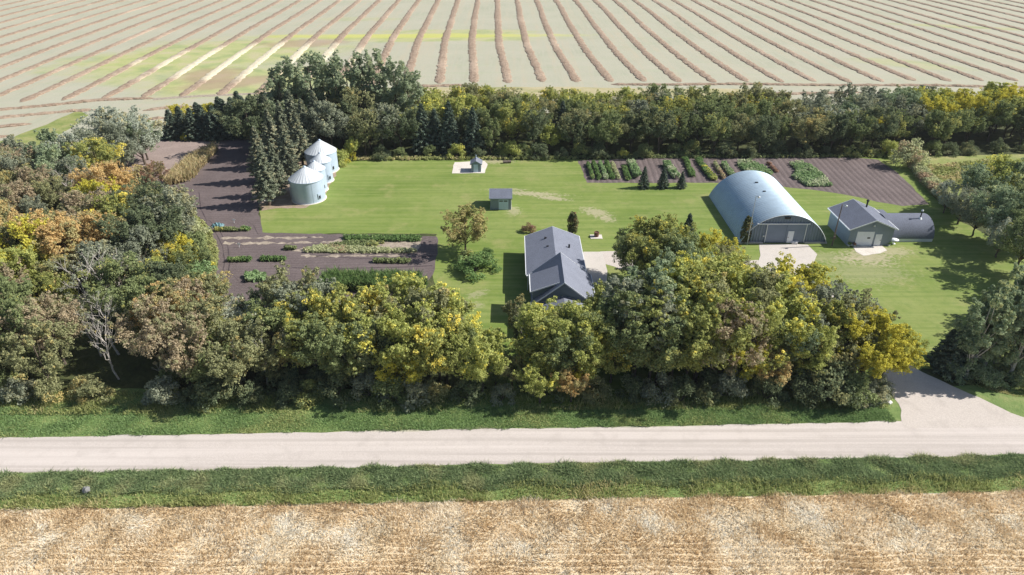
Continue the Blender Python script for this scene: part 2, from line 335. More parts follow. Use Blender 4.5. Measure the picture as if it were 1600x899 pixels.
gnd = MB(); gnd.add([(-1500, -200, 0), (1500, -200, 0), (1500, 2600, 0), (-1500, 2600, 0)], [(0, 1, 2, 3)]); tag(gnd.build("ground", M['stubble']), kind='structure')
# road direction from its two edges
RA, RB = at(0, 740), at(1600, 711); RC, RD = at(0, 685), at(1600, 656)
def along(a, b, X): return a + (b - a) * ((X - a.x) / (b.x - a.x))
XL, XR = -260, 260
def ry0(X): return along(RA, RB, X).y
def ry1(X): return along(RC, RD, X).y
WY = at(0, 797), at(1600, 768)
sheet("wheat_ground", [(XL, -120, 0), (XR, -120, 0), (XR, along(*WY, XR).y, 0), (XL, along(*WY, XL).y, 0)], 0.01, M['wheat_soil'], 0.3, 2, 1, world_pts=True)
sheet("ditch", [(XL, along(*WY, XL).y, 0), (XR, along(*WY, XR).y, 0), (XR, ry0(XR), 0), (XL, ry0(XL), 0)], 0.015, M['verge'], 0.2, 2, 2, world_pts=True)
sheet("road", [(XL, ry0(XL), 0), (XR, ry0(XR), 0), (XR, ry1(XR), 0), (XL, ry1(XL), 0)], 0.03, M['road'], 0.22, 1.0, 3, world_pts=True)
VY = 59.3
sheet("verge", [(XL, ry1(XL), 0), (XR, ry1(XR), 0), (XR, VY + 4, 0), (XL, VY, 0)], 0.015, M['verge'], 0.3, 2, 4, world_pts=True)
sheet("woodland_floor", [(XL, VY - .6, 0), (XR, VY + 3, 0), (XR, 166, 0), (-45, 172, 0), (-66, 168, 0), (-92, 150, 0), (-104, 130, 0), (-125, 112, 0), (XL, 90, 0)], 0.006, M['floor'], 0.8, 3, 5, world_pts=True)
sheet("field_margin", [(415, 150), (420, 142), (560, 138), (700, 136.5), (900, 136), (960, 138), (1200, 139.5), (1220, 150), (1000, 152), (700, 152), (500, 160)], 0.010, M['margin'], 0.6, 4, 6)
sheet("rough_grass", [(-60, 235), (0, 222), (50, 203), (90, 186), (125, 172), (140, 180), (60, 235), (45, 262), (0, 275), (-60, 300)], 0.018, M['rough'], 0.6, 3, 7)
sheet("rough_meadow", [(1400, 247), (1700, 238), (1800, 300), (1500, 345), (1440, 290)], 0.018, M['rough'], 0.5, 3, 8)
sheet("lawn", [(520, 252), (700, 250), (760, 247), (905, 250), (1000, 249), (1240, 246), (1400, 246), (1440, 290), (1500, 345), (1600, 400), (1760, 430), (1760, 560), (1600, 590), (1440, 575), (1380, 640), (820, 640), (740, 590), (690, 480), (680, 440), (660, 400), (683, 366), (410, 365), (405, 330), (415, 300), (470, 268)], 0.022, M['lawn'], 0.25, 2, 9)
sheet("garden_soil", [(185, 266), (200, 240), (245, 218), (300, 219), (330, 217), (372, 212), (402, 210), (404, 330), (410, 364), (560, 367), (684, 370), (683, 404), (676, 430), (640, 475), (480, 482), (310, 478), (333, 445), (341, 410), (333, 375), (322, 350), (300, 330), (290, 305)], 0.028, M['soil'], 0.22, 1.5, 10)
sheet("dry_garden_soil", [(188, 265), (203, 240), (247, 221), (338, 222), (318, 240), (285, 268), (262, 290), (240, 300)], 0.034, M['soil_pale'], 0.2, 1.5, 11)
sheet("tilled_garden", [(903, 251), (1000, 248), (1150, 247), (1330, 246), (1372, 250), (1402, 270), (1428, 295), (1452, 320), (1410, 322), (1370, 316), (1330, 306), (1280, 298), (1220, 292), (1165, 287), (1085, 286), (917, 286)], 0.028, M['soil2'], 0.2, 1.5, 12)
sheet("weedy_bed", [(455, 392), (500, 385), (540, 370), (660, 373), (652, 396), (560, 397), (500, 395)], 0.034, M['straw_mulch'], 0.25, 1.2, 13)
sheet("bin_apron", [(392, 300), (440, 272), (470, 252), (530, 258), (524, 275), (514, 290), (506, 312), (478, 325), (430, 326), (408, 330)], 0.034, m_ground("trodden_dirt", [(0.3, (0.20, 0.19, 0.09)), (0.5, (0.33, 0.25, 0.19)), (0.7, (0.45, 0.37, 0.29))], 0.5, 0.4), 0.25, 1, 14)
sheet("gravel_driveway", [(1377, 572), (1384, 605), (1404, 632), (1409, 650), (1413, 668), (1520, 668), (1650, 664), (1598, 652), (1545, 630), (1500, 608), (1440, 582), (1420, 570), (1390, 545), (1340, 510), (1310, 470), (1290, 440), (1262, 420), (1230, 405), (1180, 407), (1100, 415), (1000, 405), (975, 393), (938, 393.5), (942, 412), (975, 422), (1010, 432), (1100, 455), (1190, 470), (1255, 500), (1290, 540), (1330, 560)], 0.036, M['drive'], 0.15, 0.8, 15)
sheet("concrete_pad", [(1186, 382), (1246, 382), (1262, 383), (1277, 398), (1268, 418), (1230, 432), (1180, 425), (1188, 400)], 0.05, M['concrete'], 0.05, 1, 16)
sheet("house_pad", [(911, 394), (941, 394), (949, 424), (948, 442), (925, 448), (911, 430)], 0.05, M['concrete'], 0.02, 2, 17)
sheet("garage_apron", [(1331, 385), (1379, 384), (1386, 392), (1370, 398), (1350, 400), (1338, 394)], 0.05, M['white_gravel'], 0.18, 0.7, 18)
sheet("shed_pad", [(706, 271.5), (757, 271), (761, 257), (757, 252), (710, 254)], 0.05, M['white_gravel'], 0.1, 0.8, 19)
sheet("swept_path", [(240, 157), (300, 152.5), (430, 146), (430, 143.5), (300, 149.5), (238, 154)], 0.024, M['straw_mulch'], 0.2, 2, 20)
M['track'] = m_ground("pressed_soil", [(0.3, (0.06, 0.046, 0.05)), (0.7, (0.10, 0.078, 0.083))], 2.0, 0.5)
for i, L in enumerate([[(318, 345), (335, 362), (347, 385), (350, 410), (344, 440), (330, 468)], [(326, 344), (343, 362), (355, 385), (358, 412), (352, 442), (340, 470)], [(356, 420), (372, 440), (395, 455), (440, 462), (470, 462)], [(384, 345), (395, 352), (402, 366)], [(310, 300), (312, 325), (322, 345)], [(480, 398), (560, 404), (640, 403), (676, 400)], [(455, 418), (520, 420), (640, 417), (674, 415)]]):
    L2 = [(x + 2.0, y + 1.1) for x, y in L]
    sheet("tyre_track", L + L2[::-1], 0.032, M['track'], 0.06, 1.0, 60 + i)
for i, (y0, y1, x0, x1) in enumerate([(371, 373.4, 345, 500), (379.4, 381.4, 350, 520), (400, 401, 470, 640)]):
    sheet("straw_strip", [(x0, y0), (x1, y0 - .5), (x1 + 6, y1 - .5), (x0, y1)], 0.036, M['straw_mulch'], 0.55, 0.5, 21 + i)

# ------------------------------------------------------------------ the air: a faint even haze over the whole plain
hz = MB().box(-1490, 1490, -190, 2590, -1.2, 52).build("haze", bpy.data.materials.new("thin_air")); tag(hz, kind='stuff')
hm = hz.data.materials[0]; hm.use_nodes = True; hm.node_tree.nodes.remove(hm.node_tree.nodes["Principled BSDF"])
pv = hm.node_tree.nodes.new("ShaderNodeVolumePrincipled"); pv.inputs["Color"].default_value = (0.9, 0.94, 1, 1); pv.inputs["Density"].default_value = 0.0001; pv.inputs["Anisotropy"].default_value = 0.1
hm.node_tree.links.new(pv.outputs[0], hm.node_tree.nodes["Material Output"].inputs["Volume"])

# ------------------------------------------------------------------ blades and scattered foliage in numpy
rng = np.random.default_rng(7)
def snoise(x, y, seed, L):
    """cheap smooth noise about 0, roughly -1..1, feature length L"""
    g = np.random.default_rng(seed); s = np.zeros_like(x)
    for k in range(9):
        a = g.uniform(0, 2 * math.pi); fq = g.uniform(0.6, 2.0) / L * 2 * math.pi * 0.5; s += np.sin(x * fq * math.cos(a) + y * fq * math.sin(a) + g.uniform(0, 6.3))
    return s / 3.2
def mesh_np(name, V, F, mat, leaf, clump):
    """V (n,3), F (m,k) -> mesh with per-face leaf/clump attributes"""
    me = bpy.data.meshes.new(name); n, m, k = len(V), len(F), F.shape[1]
    me.vertices.add(n); me.vertices.foreach_set('co', V.astype(np.float32).ravel())
    me.loops.add(m * k); me.loops.foreach_set('vertex_index', F.astype(np.int32).ravel())
    me.polygons.add(m); me.polygons.foreach_set('loop_start', np.arange(0, m * k, k, dtype=np.int32)); me.polygons.foreach_set('loop_total', np.full(m, k, dtype=np.int32))
    me.update(calc_edges=True)
    for nm, arr in (('leaf', leaf), ('clump', clump)):
        a = me.attributes.new(nm, 'FLOAT', 'FACE'); a.data.foreach_set('value', arr.astype(np.float32))
    me.materials.append(mat); return me
def blades(P, h, w, lean, clump, tip=None):
    """one thin triangle per stalk; lean (n,3) is the offset of the tip as a share of h"""
    n = len(P); a = rng.uniform(0, math.pi, n); s = np.stack([np.cos(a), np.sin(a), np.zeros(n)], 1) * (w[:, None] / 2)
    top = P + (np.array([[0, 0, 1.0]]) + lean) * h[:, None]
    mid = P + (np.array([[0, 0, 1.0]]) + lean * 0.6) * h[:, None] * 0.5
    V = np.concatenate([P - s * 0.7, P + s * 0.7, mid + s, top, mid - s], 0); i = np.arange(n)
    F = np.stack([i, i + n, i + 2 * n, i + 3 * n, i + 4 * n], 1)
    return V, F, rng.random(n), clump
def leafcloud(C, rad, n, size, clumpval, up=0.35, squash=0.8, jit=0.6, long=1.5):
    """n leaves round each of the clump centres C"""
    k = len(C); ids = np.repeat(np.arange(k), n); m = len(ids)
    d = rng.normal(size=(m, 3)); d[:, 2] += up; d /= np.linalg.norm(d, axis=1)[:, None]
    r = rad[ids] * rng.uniform(0.45, 1.08, m) ** 0.7
    off = d * r[:, None]; off[:, 2] *= squash
    P = C[ids] + off
    nr = d + rng.normal(size=(m, 3)) * jit; nr[:, 2] += .3; nr /= np.linalg.norm(nr, axis=1)[:, None]
    t = np.cross(nr, rng.normal(size=(m, 3))); t /= np.linalg.norm(t, axis=1)[:, None]; b = np.cross(nr, t)
    s = size * rng.uniform(0.6, 1.35, m)[:, None]
    V = np.concatenate([P - t * s * long / 2, P + b * s / 2, P + t * s * long / 2, P - b * s / 2], 0); i = np.arange(m)
    return V, np.stack([i, i + m, i + 2 * m, i + 3 * m], 1), rng.random(m), np.clip(clumpval[ids] + rng.normal(0, 0.05, m), 0, 1)
def join(parts):
    Vs, Fs, L, Cc, o = [], [], [], [], 0
    for V, F, l, c in parts: Vs.append(V); Fs.append(F + o); L.append(l); Cc.append(c); o += len(V)
    return np.concatenate(Vs), np.concatenate(Fs), np.concatenate(L), np.concatenate(Cc)

# ------------------------------------------------------------------ tree prototypes (trunk mesh, crown mesh)
def limb_path(a, b, rnd, sag=0.12):
    a, b = Vector(a), Vector(b); L = (b - a).length; m = a.lerp(b, 0.5) + Vector((rnd.uniform(-1, 1), rnd.uniform(-1, 1), rnd.uniform(0.0, 1))) * L * sag
    return [a, a.lerp(m, 0.55), m, b]
def trunk_mesh(name, h, r0, tips, fork, rnd, mat, top=None, extra=()):
    mb = MB(); top = top or Vector((rnd.uniform(-.3, .3), rnd.uniform(-.3, .3), h * 0.85)); f = fork * h
    sp = [Vector((0, 0, -0.15)), Vector((rnd.uniform(-.06, .06) * h * .3, 0, f * 0.5)), Vector((top.x * .4, top.y * .4, f)), Vector((top.x * .8, top.y * .8, (f + top.z) / 2)), top]
    mb.tube(sp, [r0 * 1.25, r0, r0 * .82, r0 * .45, r0 * .12], 7)
    for t in tips:
        z0 = min(f + (t[2] - f) * rnd.uniform(0.0, 0.45), top.z * 0.9); k = max(0, min(1, (z0 - f) / max(0.1, top.z - f)))
        base = sp[2].lerp(top, k) if z0 > f else Vector((0, 0, max(z0, f * 0.6)))
        r = r0 * (0.5 - 0.3 * k) ; p = limb_path(base, t, rnd); mb.tube(p, [r, r * .75, r * .5, r * .15], 5, cap=False)
    for e in extra: mb.tube(*e)
    me = bpy.data.meshes.new(name); me.from_pydata(mb.v, [], mb.f); me.polygons.foreach_set('use_smooth', mb.sm); me.materials.append(mat); me.update(); return me

def decid(seed, h, r, base=0.24, ncl=34, nl=150, size=0.24, rc=(0.24, 0.38), asym=0.25, bark='bark', hole=0.12, r0=None, tall=1.0):
    rnd = random.Random(seed); C, rad, cv = [], [], []; zc = h * (base + 1) / 2 - 0.1 * h * (1 - base); hz = h * (1 - base) / 2
    ax = rnd.uniform(-asym, asym) * r; ay = rnd.uniform(-asym, asym) * r
    while len(C) < ncl:
        v = Vector((rnd.gauss(0, 1), rnd.gauss(0, 1), rnd.gauss(0, 1))).normalized(); q = rnd.uniform(0.35, 1.0) ** 0.55
        lob = 1 + 0.28 * mnoise.noise(v * 1.7 + Vector((seed, 0, 0)))
        w = 1.0 if v.z > -0.2 else 0.85
        p = Vector((v.x * r * q * lob * w + ax * max(0, v.z), v.y * r * q * lob * w + ay * max(0, v.z), zc + 0.1 * h + v.z * hz * q * lob * 0.93))
        if p.z < h * 0.12 or (mnoise.noise(p * 0.55 + Vector((0, seed, 0))) < -0.5 + hole): continue
        rr = rnd.uniform(*rc) * r * 0.82; p.z = min(p.z, h - rr * 0.8)
        C.append(tuple(p)); rad.append(rr); cv.append(min(1, max(0, 0.5 + 0.42 * mnoise.noise(p * 0.45 + Vector((seed * 3, 7, 1))) * 1.6 + rnd.uniform(-.15, .15))))
    C = np.array(C); rad = np.array(rad); cv = np.array(cv)
    # sprays of twigs round every clump for a broken, feathery edge
    ns = 12; sub = np.repeat(np.arange(ncl), ns); ax0 = np.array([[0, 0, base * h * .6]])
    d = C[sub] - ax0; d /= np.linalg.norm(d, axis=1)[:, None]; d[:, 2] += .35; d += rng.normal(size=d.shape) * .55; d /= np.linalg.norm(d, axis=1)[:, None]
    C2 = C[sub] + d * (rad[sub] * rng.uniform(.3, 1.75, len(sub)))[:, None]; r2 = rad[sub] * rng.uniform(.16, .36, len(sub)); C2[:, 2] = np.minimum(C2[:, 2], h * 1.03)
    parts = [leafcloud(C, rad * 0.85, int(nl * .55), size, cv), leafcloud(C2, r2, int(nl * 1.25 / ns), size * 0.9, np.clip(cv[sub] + rng.normal(0, .16, len(sub)), 0, 1), jit=.8)]
    V, F, l, c = join(parts); V[:, 2] = np.maximum(V[:, 2], 0.05)
    crown = mesh_np("crown", V, F, LEAF['green'], l, c)
    idx = list(range(ncl)); rnd.shuffle(idx)
    return trunk_mesh("trunk", h, r0 or h * 0.018 + 0.04, [tuple(C[i]) for i in idx[:12]], max(0.12, base * 0.8), rnd, M[bark]), crown

def bush(seed, h, r, ncl=20, nl=190, size=0.17, bark='bark'):
    rnd = random.Random(seed); C = []; rad = []; cv = []
    for i in range(ncl):
        a = rnd.uniform(0, 6.28); q = rnd.uniform(0, 1) ** 0.5; rr = r * rnd.uniform(0.26, 0.42)
        z = max(rr * 0.6, (h - rr) * math.sqrt(max(0.03, 1 - q * q)) * rnd.uniform(0.45, 1.0))
        C.append((math.cos(a) * q * (r - rr * .6), math.sin(a) * q * (r - rr * .6), z)); rad.append(rr); cv.append(rnd.uniform(0.1, 0.95))
    C = np.array(C); rad = np.array(rad); cv = np.array(cv)
    sub = np.repeat(np.arange(ncl), 5); d = rng.normal(size=(len(sub), 3)); d[:, 2] += 0.3; d /= np.linalg.norm(d, axis=1)[:, None]
    V, F, l, c = join([leafcloud(C, rad, nl // 2, size, cv), leafcloud(C[sub] + d * rad[sub][:, None] * .9, rad[sub] * .4, nl // 9, size * .9, cv[sub])]); V[:, 2] = np.maximum(V[:, 2], 0.03)
    mb = MB()
    for i in range(6):
        t = C[i]; mb.tube(limb_path((rnd.uniform(-.15, .15), rnd.uniform(-.15, .15), -0.1), t, rnd), [.07, .055, .04, .012], 5, cap=False)
    me = bpy.data.meshes.new("stems"); me.from_pydata(mb.v, [], mb.f); me.materials.append(M[bark]); me.update()
    return me, mesh_np("foliage", V, F, LEAF['green'], l, c)

def spruce(seed, h, r, n=6500, base=0.04, rag=0.25, size=0.2, droop=0.35):
    rnd = random.Random(seed); C, rad, cv, tips = [], [], [], []
    z = base * h + 0.2
    while z < h * 0.97:
        f = (z - base * h) / (h * (1 - base)); rr = r * (1 - f) ** 0.85 * (0.8 + 0.2 * min(1, f * 8)); k = max(3, int(7 * (1 - f) + 3)); a0 = rnd.uniform(0, 6.28)
        for i in range(k):
            a = a0 + i * 6.283 / k + rnd.uniform(-.25, .25); L = rr * rnd.uniform(1 - rag, 1.05)
            for q in (0.35, 0.62, 0.85, 1.0):
                C.append((math.cos(a) * L * q, math.sin(a) * L * q, z - L * q * droop + 0.12 * L * q * q)); rad.append(0.10 + 0.17 * L * (1.15 - q * 0.6)); cv.append(rnd.uniform(0, 1))
            if i % 2 == 0: tips.append((a, L, z))
        z += 0.24 + 0.32 * (1 - f) * h / 10
    C.append((0, 0, h * .98)); rad.append(.13); cv.append(.5)
    C = np.array(C); rad = np.array(rad); cv = np.array(cv); C[:, 2] = np.maximum(C[:, 2], 0.12)
    V, F, l, c = leafcloud(C, rad, max(4, n // len(C)), size, cv, up=0.2, squash=0.45, jit=0.5, long=2.2); V[:, 2] = np.maximum(V[:, 2], 0.03)
    mb = MB(); r0 = 0.015 * h + 0.05; mb.tube([(0, 0, -.1), (0, 0, h * .5), (0, 0, h * .97)], [r0 * 1.1, r0 * .6, 0.02], 7)
    for a, L, zz in tips: mb.tube([(0, 0, zz), (math.cos(a) * L * .9, math.sin(a) * L * .9, zz - L * .9 * droop + .1 * L)], [0.035, 0.01], 4, cap=False)
    me = bpy.data.meshes.new("trunk"); me.from_pydata(mb.v, [], mb.f); me.materials.append(M['bark']); me.update()
    return me, mesh_np("crown", V, F, LEAF['spruce'], l, c)

def column(seed, h, r, n=3500):
    rnd = random.Random(seed); C, rad, cv = [], [], []
    for i in range(70):
        z = rnd.uniform(0.2, h - .25); f = z / h; rr = r * min(1, (0.75 + f * .8)) * (1 - max(0, f - .6) / .4 * .6); a = rnd.uniform(0, 6.28)
        C.append((math.cos(a) * rr * .65, math.sin(a) * rr * .65, z)); rad.append(rr * .42); cv.append(rnd.uniform(0, 1))
    C = np.array(C); V, F, l, c = leafcloud(C, np.array(rad), n // 70, 0.13, np.array(cv), squash=1.3, long=1.8); V[:, 2] = np.maximum(V[:, 2], 0.03)
    mb = MB(); mb.tube([(0, 0, -.1), (0, 0, h * .9)], [.09, .02], 6)
    me = bpy.data.meshes.new("trunk"); me.from_pydata(mb.v, [], mb.f); me.materials.append(M['bark']); me.update()
    return me, mesh_np("crown", V, F, LEAF['cedar'], l, c)

def dead(seed, h, nleaf=0):
    rnd = random.Random(seed); mb = MB(); tips = []
    def grow(p, d, L, r, lev):
        q = p + d * L; m = p.lerp(q, .5) + Vector((rnd.uniform(-1, 1), rnd.uniform(-1, 1), 0)) * L * .07
        mb.tube([p, m, q], [r, r * .8, r * .6], 6 if lev < 2 else 4, cap=False)
        if lev >= 4: tips.append(tuple(q)); return
        for i in range(rnd.choice((2, 3, 3)) if lev else 4):
            dd = (d + Vector((rnd.uniform(-1, 1), rnd.uniform(-1, 1), rnd.uniform(-.25, .7))) * (0.75 if lev else .6)).normalized()
            grow(p.lerp(q, rnd.uniform(.55, 1)) if i else q, dd, L * rnd.uniform(.55, .78), r * .58, lev + 1)
    grow(Vector((0, 0, -.1)), Vector((rnd.uniform(-.1, .1), rnd.uniform(-.1, .1), 1)).normalized(), h * .4, h * .017, 0)
    me = bpy.data.meshes.new("trunk"); me.from_pydata(mb.v, [], mb.f); me.polygons.foreach_set('use_smooth', mb.sm); me.materials.append(M['bark_dead']); me.update()
    C = np.array(tips); pick = rng.random(len(C)) < 0.35; C = C[pick]
    V, F, l, c = leafcloud(C, np.full(len(C), .35), 9, .16, rng.random(len(C)))
    return me, mesh_np("crown", V, F, LEAF['grey'], l, c)

PROTO = {   # kind: list of (trunk, crown, native height)
 'round': [(*decid(s, 10, 3.9 + .4 * (s % 3), ncl=42, nl=260, size=.185), 10) for s in (11, 12, 13, 14, 15, 16)],
 'tall':  [(*decid(s, 12, 3.0 + .3 * (s % 2), base=0.22, ncl=44, nl=250, size=.185, rc=(.26, .42)), 12) for s in (21, 22, 23)],
 'poplar': [(*decid(s, 18, 3.5, base=0.12, ncl=54, nl=200, size=.24, rc=(.22, .36), hole=.05), 18) for s in (31, 32, 33)],
 'aspen': [(*decid(s, 10, 2.3, base=0.1, ncl=40, nl=210, size=.18, rc=(.28, .42), bark='bark_pale', hole=.05), 10) for s in (61, 62)],
 'airy':  [(*decid(s, 10, 4.2, base=0.15, ncl=66, nl=150, size=.165, rc=(.15, .28), hole=.22), 10) for s in (41, 42, 43)],
 'bush':  [(*bush(s, 4, 2.4), 4) for s in (51, 52, 53)],
 'spruce': [(*spruce(s, 10, 2.4), 10) for s in (71, 72, 73)],
 'pine':  [(*spruce(s, 11, 2.7, n=13000, base=.16, rag=.45, size=.16, droop=.25), 11) for s in (81, 82)],
 'cedar': [(*column(91, 3.8, .8), 3.8)],
 'dead':  [(*dead(s, 9), 9) for s in (101, 102, 103)],
}
NAME = {'round': 'leafy_tree', 'tall': 'tall_leafy_tree', 'poplar': 'poplar_tree', 'aspen': 'aspen_tree', 'airy': 'willow_tree', 'bush': 'shrub', 'spruce': 'spruce_tree', 'pine': 'shelterbelt_spruce', 'cedar': 'cedar_tree', 'dead': 'bare_tree'}
TREES = []
trnd = random.Random(5)
def tree(pos, h, kind, col, zone, label=None, cat=None, wide=1.0, var=None, rz=None):
    pr = PROTO[kind]; tm, cm, nh = pr[trnd.randrange(len(pr)) if var is None else var % len(pr)]; s = h / nh
    root = bpy.data.objects.new(NAME[kind], None); COL.objects.link(root); root.location = (pos[0], pos[1], 0.0)
    root.rotation_euler = (0, 0, trnd.uniform(0, 6.28) if rz is None else rz); root.scale = (s * wide * trnd.uniform(.92, 1.1), s * wide * trnd.uniform(.92, 1.1), s)
    t = link_mesh('stems' if kind == 'bush' else 'trunk', tm, root); c = link_mesh('foliage' if kind == 'bush' else 'crown', cm, root)
    c.material_slots[0].link = 'OBJECT'; c.material_slots[0].material = LEAF[col]
    root["category"] = cat or ('shrub' if kind == 'bush' else 'spruce tree' if kind in ('spruce', 'pine') else 'tree')
    TREES.append((root, kind, col, zone, label, pos)); return root

# ------------------------------------------------------------------ where the trees stand
def T(x, y, h, kind, col, zone, **k):        # top of the tree seen at photo pixel (x, y)
    zc = at(x, y, h).y * CP + (CAM_H - h) * SP
    p = at(x, y + FPX * 0.085 * h / zc, h)
    if p.y < 61.6 and h > 5.6: p.y = 61.6 + (x % 7) * .12
    return tree((p.x, p.y), h, kind, col, zone, **k)
def B(x, y, h, kind, col, zone, **k):        # foot of the tree at photo pixel (x, y)
    p = at(x, y); return tree((p.x, p.y), h, kind, col, zone, **k)
placed = []
def wpick(w):
    r = trnd.uniform(0, sum(v for _, v in w))
    for c, v in w:
        r -= v
        if r <= 0: return c
    return w[-1][0]
def fill(zone, poly, dmin, kinds, cols, hr, tries=2500, cmap=None, avoid=None, wide=1.0):
    P = [Vector(p) for p in poly]; xs = [p[0] for p in P]; ys = [p[1] for p in P]; mine = []
    def inside(x, y):
        c = False
        for i in range(len(P)):
            a, b = P[i], P[i - 1]
            if (a[1] > y) != (b[1] > y) and x < (b[0] - a[0]) * (y - a[1]) / (b[1] - a[1]) + a[0]: c = not c
        return c
    for _ in range(tries):
        x, y = trnd.uniform(min(xs), max(xs)), trnd.uniform(min(ys), max(ys))
        if not inside(x, y): continue
        if any((x - q[0]) ** 2 + (y - q[1]) ** 2 < dmin * dmin for q in mine): continue
        if any((x - q[0]) ** 2 + (y - q[1]) ** 2 < (dmin * .72) ** 2 for q in placed): continue
        h = trnd.uniform(*hr); u, v = px_of((x, y, h * .7))
        if avoid and avoid(x, y, u, v): continue
        c = cmap(u, v) if cmap else None; c = c or wpick(cols)
        tree((x, y), h, wpick(kinds), c, zone, wide=wide); mine.append((x, y))
    placed.extend(mine)
def reg():                                     # remember explicit trees so that the fill leaves them room
    placed.extend((t[5][0], t[5][1]) for t in TREES if (t[5][0], t[5][1]) not in placed)
def cmap_from(L):
    def f(u, v):
        for (x0, x1, y0, y1, w) in L:
            if x0 <= u <= x1 and y0 <= v <= y1: return wpick(w)
        return None
    return f
ROAD, BACK, WEST, EAST, YARD = "in the roadside belt", "in the back belt", "in the left-hand wood", "in the right-hand wood", "beside the house drive"

# back belt -- tall poplars
for (x, y, h) in [(432, 100, 16), (452, 88, 17), (478, 80, 18), (508, 84, 17), (535, 78, 18), (562, 77, 18), (590, 78, 18), (614, 86, 17), (636, 104, 15)]:
    T(x, y - 6, h, 'poplar', 'ash', "behind the grain bins", wide=1.05)
# grey-green shelterbelt spruces beside the bins
for (x, y, h) in [(410, 321, 11), (424, 306, 10), (443, 283, 11), (462, 261, 11), (420, 262, 12), (437, 247, 12), (400, 285, 11), (470, 243, 12), (415, 235, 12), (452, 232, 12.5), (488, 228, 12)]:
    B(x + 12, y, h, 'pine', 'pine', "beside the grain bins", wide=1.15)
# dark spruce clump left of the bins
for (x, y, h) in [(272, 216, 6.5), (288, 214, 7), (305, 217, 7), (322, 215, 7.5), (340, 217, 7.5), (357, 213, 8.5), (371, 214, 9), (386, 211, 9), (398, 214, 9), (315, 207, 7), (350, 205, 8), (380, 203, 9)]:
    B(x, y, h, 'spruce', 'spruce', "at the head of the left garden", wide=1.75)
for (x, y, c) in [(283, 163, 'gold'), (322, 161, 'gold'), (335, 160, 'mixed'), (400, 160, 'rust')]: T(x, y, 6, 'round', c, "at the head of the left garden")
B(290, 219, 1.8, 'bush', 'gold', "at the head of the left garden")
# spruces standing in the back belt
for (x, y, h) in [(657, 154, 10.5), (678, 164, 9), (700, 150, 11), (738, 160, 10), (880, 152, 8.5)]:
    T(x, y, h, 'spruce', 'spruce', BACK, wide=1.25)
for (x, y, h, k, c) in [(548, 214, 4.5, 'round', 'lime'), (540, 226, 3.2, 'bush', 'gold'), (530, 228, 3.5, 'bush', 'lime'), (800, 215, 3.8, 'bush', 'lime'), (1255, 175, 7, 'round', 'grey'), (1300, 165, 8, 'airy', 'silver'), (1327, 165, 8, 'airy', 'silver'), (1360, 173, 6.5, 'round', 'gold'),
                        (1040, 168, 7.5, 'round', 'gold'), (960, 160, 8.5, 'round', 'mixed'), (860, 195, 5.5, 'round', 'lime'), (790, 140, 8, 'round', 'lime'), (765, 155, 7, 'round', 'lime'), (500, 160, 9, 'airy', 'grey'), (565, 170, 9, 'round', 'olive'), (592, 162, 9.5, 'round', 'grey'), (622, 168, 9, 'round', 'dark'), (1500, 140, 9, 'round', 'gold'), (1530, 148, 9, 'round', 'gold'), (1575, 140, 9, 'round', 'gold'), (1590, 150, 9, 'round', 'mixed')]:
    T(x, y, h, k, c, BACK)
reg()
bc = cmap_from([
 (640, 760, 100, 180, [('lime', 4), ('mixed', 2), ('olive', 2)]), (400, 640, 100, 260, [('dark', 4), ('olive', 2), ('green', 2), ('grey', 1)]),
 (760, 1010, 100, 168, [('lime', 5), ('mixed', 3), ('olive', 1)]), (1010, 1240, 100, 152, [('grey', 3), ('olive', 3), ('silver', 1)]), (640, 1240, 152, 190, [('olive', 3), ('green', 4), ('mixed', 2), ('grey', 1)]),
 (1240, 1450, 100, 190, [('grey', 4), ('poplar', 3), ('green', 2)]), (1450, 1750, 100, 175, [('gold', 2), ('mixed', 4), ('lime', 3)]), (640, 1750, 190, 300, [('dark', 5), ('green', 3), ('olive', 1)])])
fill(BACK, [(-32, 140), (20, 140), (62, 140.5), (82, 141), (105, 145), (150, 145), (150, 164), (60, 164), (-28, 164)], 4.3, [('round', 6), ('tall', 1), ('airy', 1)], [('green', 4), ('dark', 2), ('olive', 2)], (7, 9.3), 3500, bc)
fill(BACK, [(-54, 138), (-44, 137), (-40, 139), (-32, 140), (-32, 160), (-58, 160)], 4.5, [('round', 4), ('pine', 1)], [('dark', 3), ('olive', 2), ('pine', 1)], (8, 11), 800, bc)
fill(BACK, [(-30, 137.5), (20, 137.8), (60, 138.2), (84, 139), (110, 142), (150, 143), (150, 145), (84, 141), (-30, 140)], 3.2, [('bush', 1)], [('dark', 4), ('green', 2), ('lime', .6)], (2.2, 3.8), 1200)
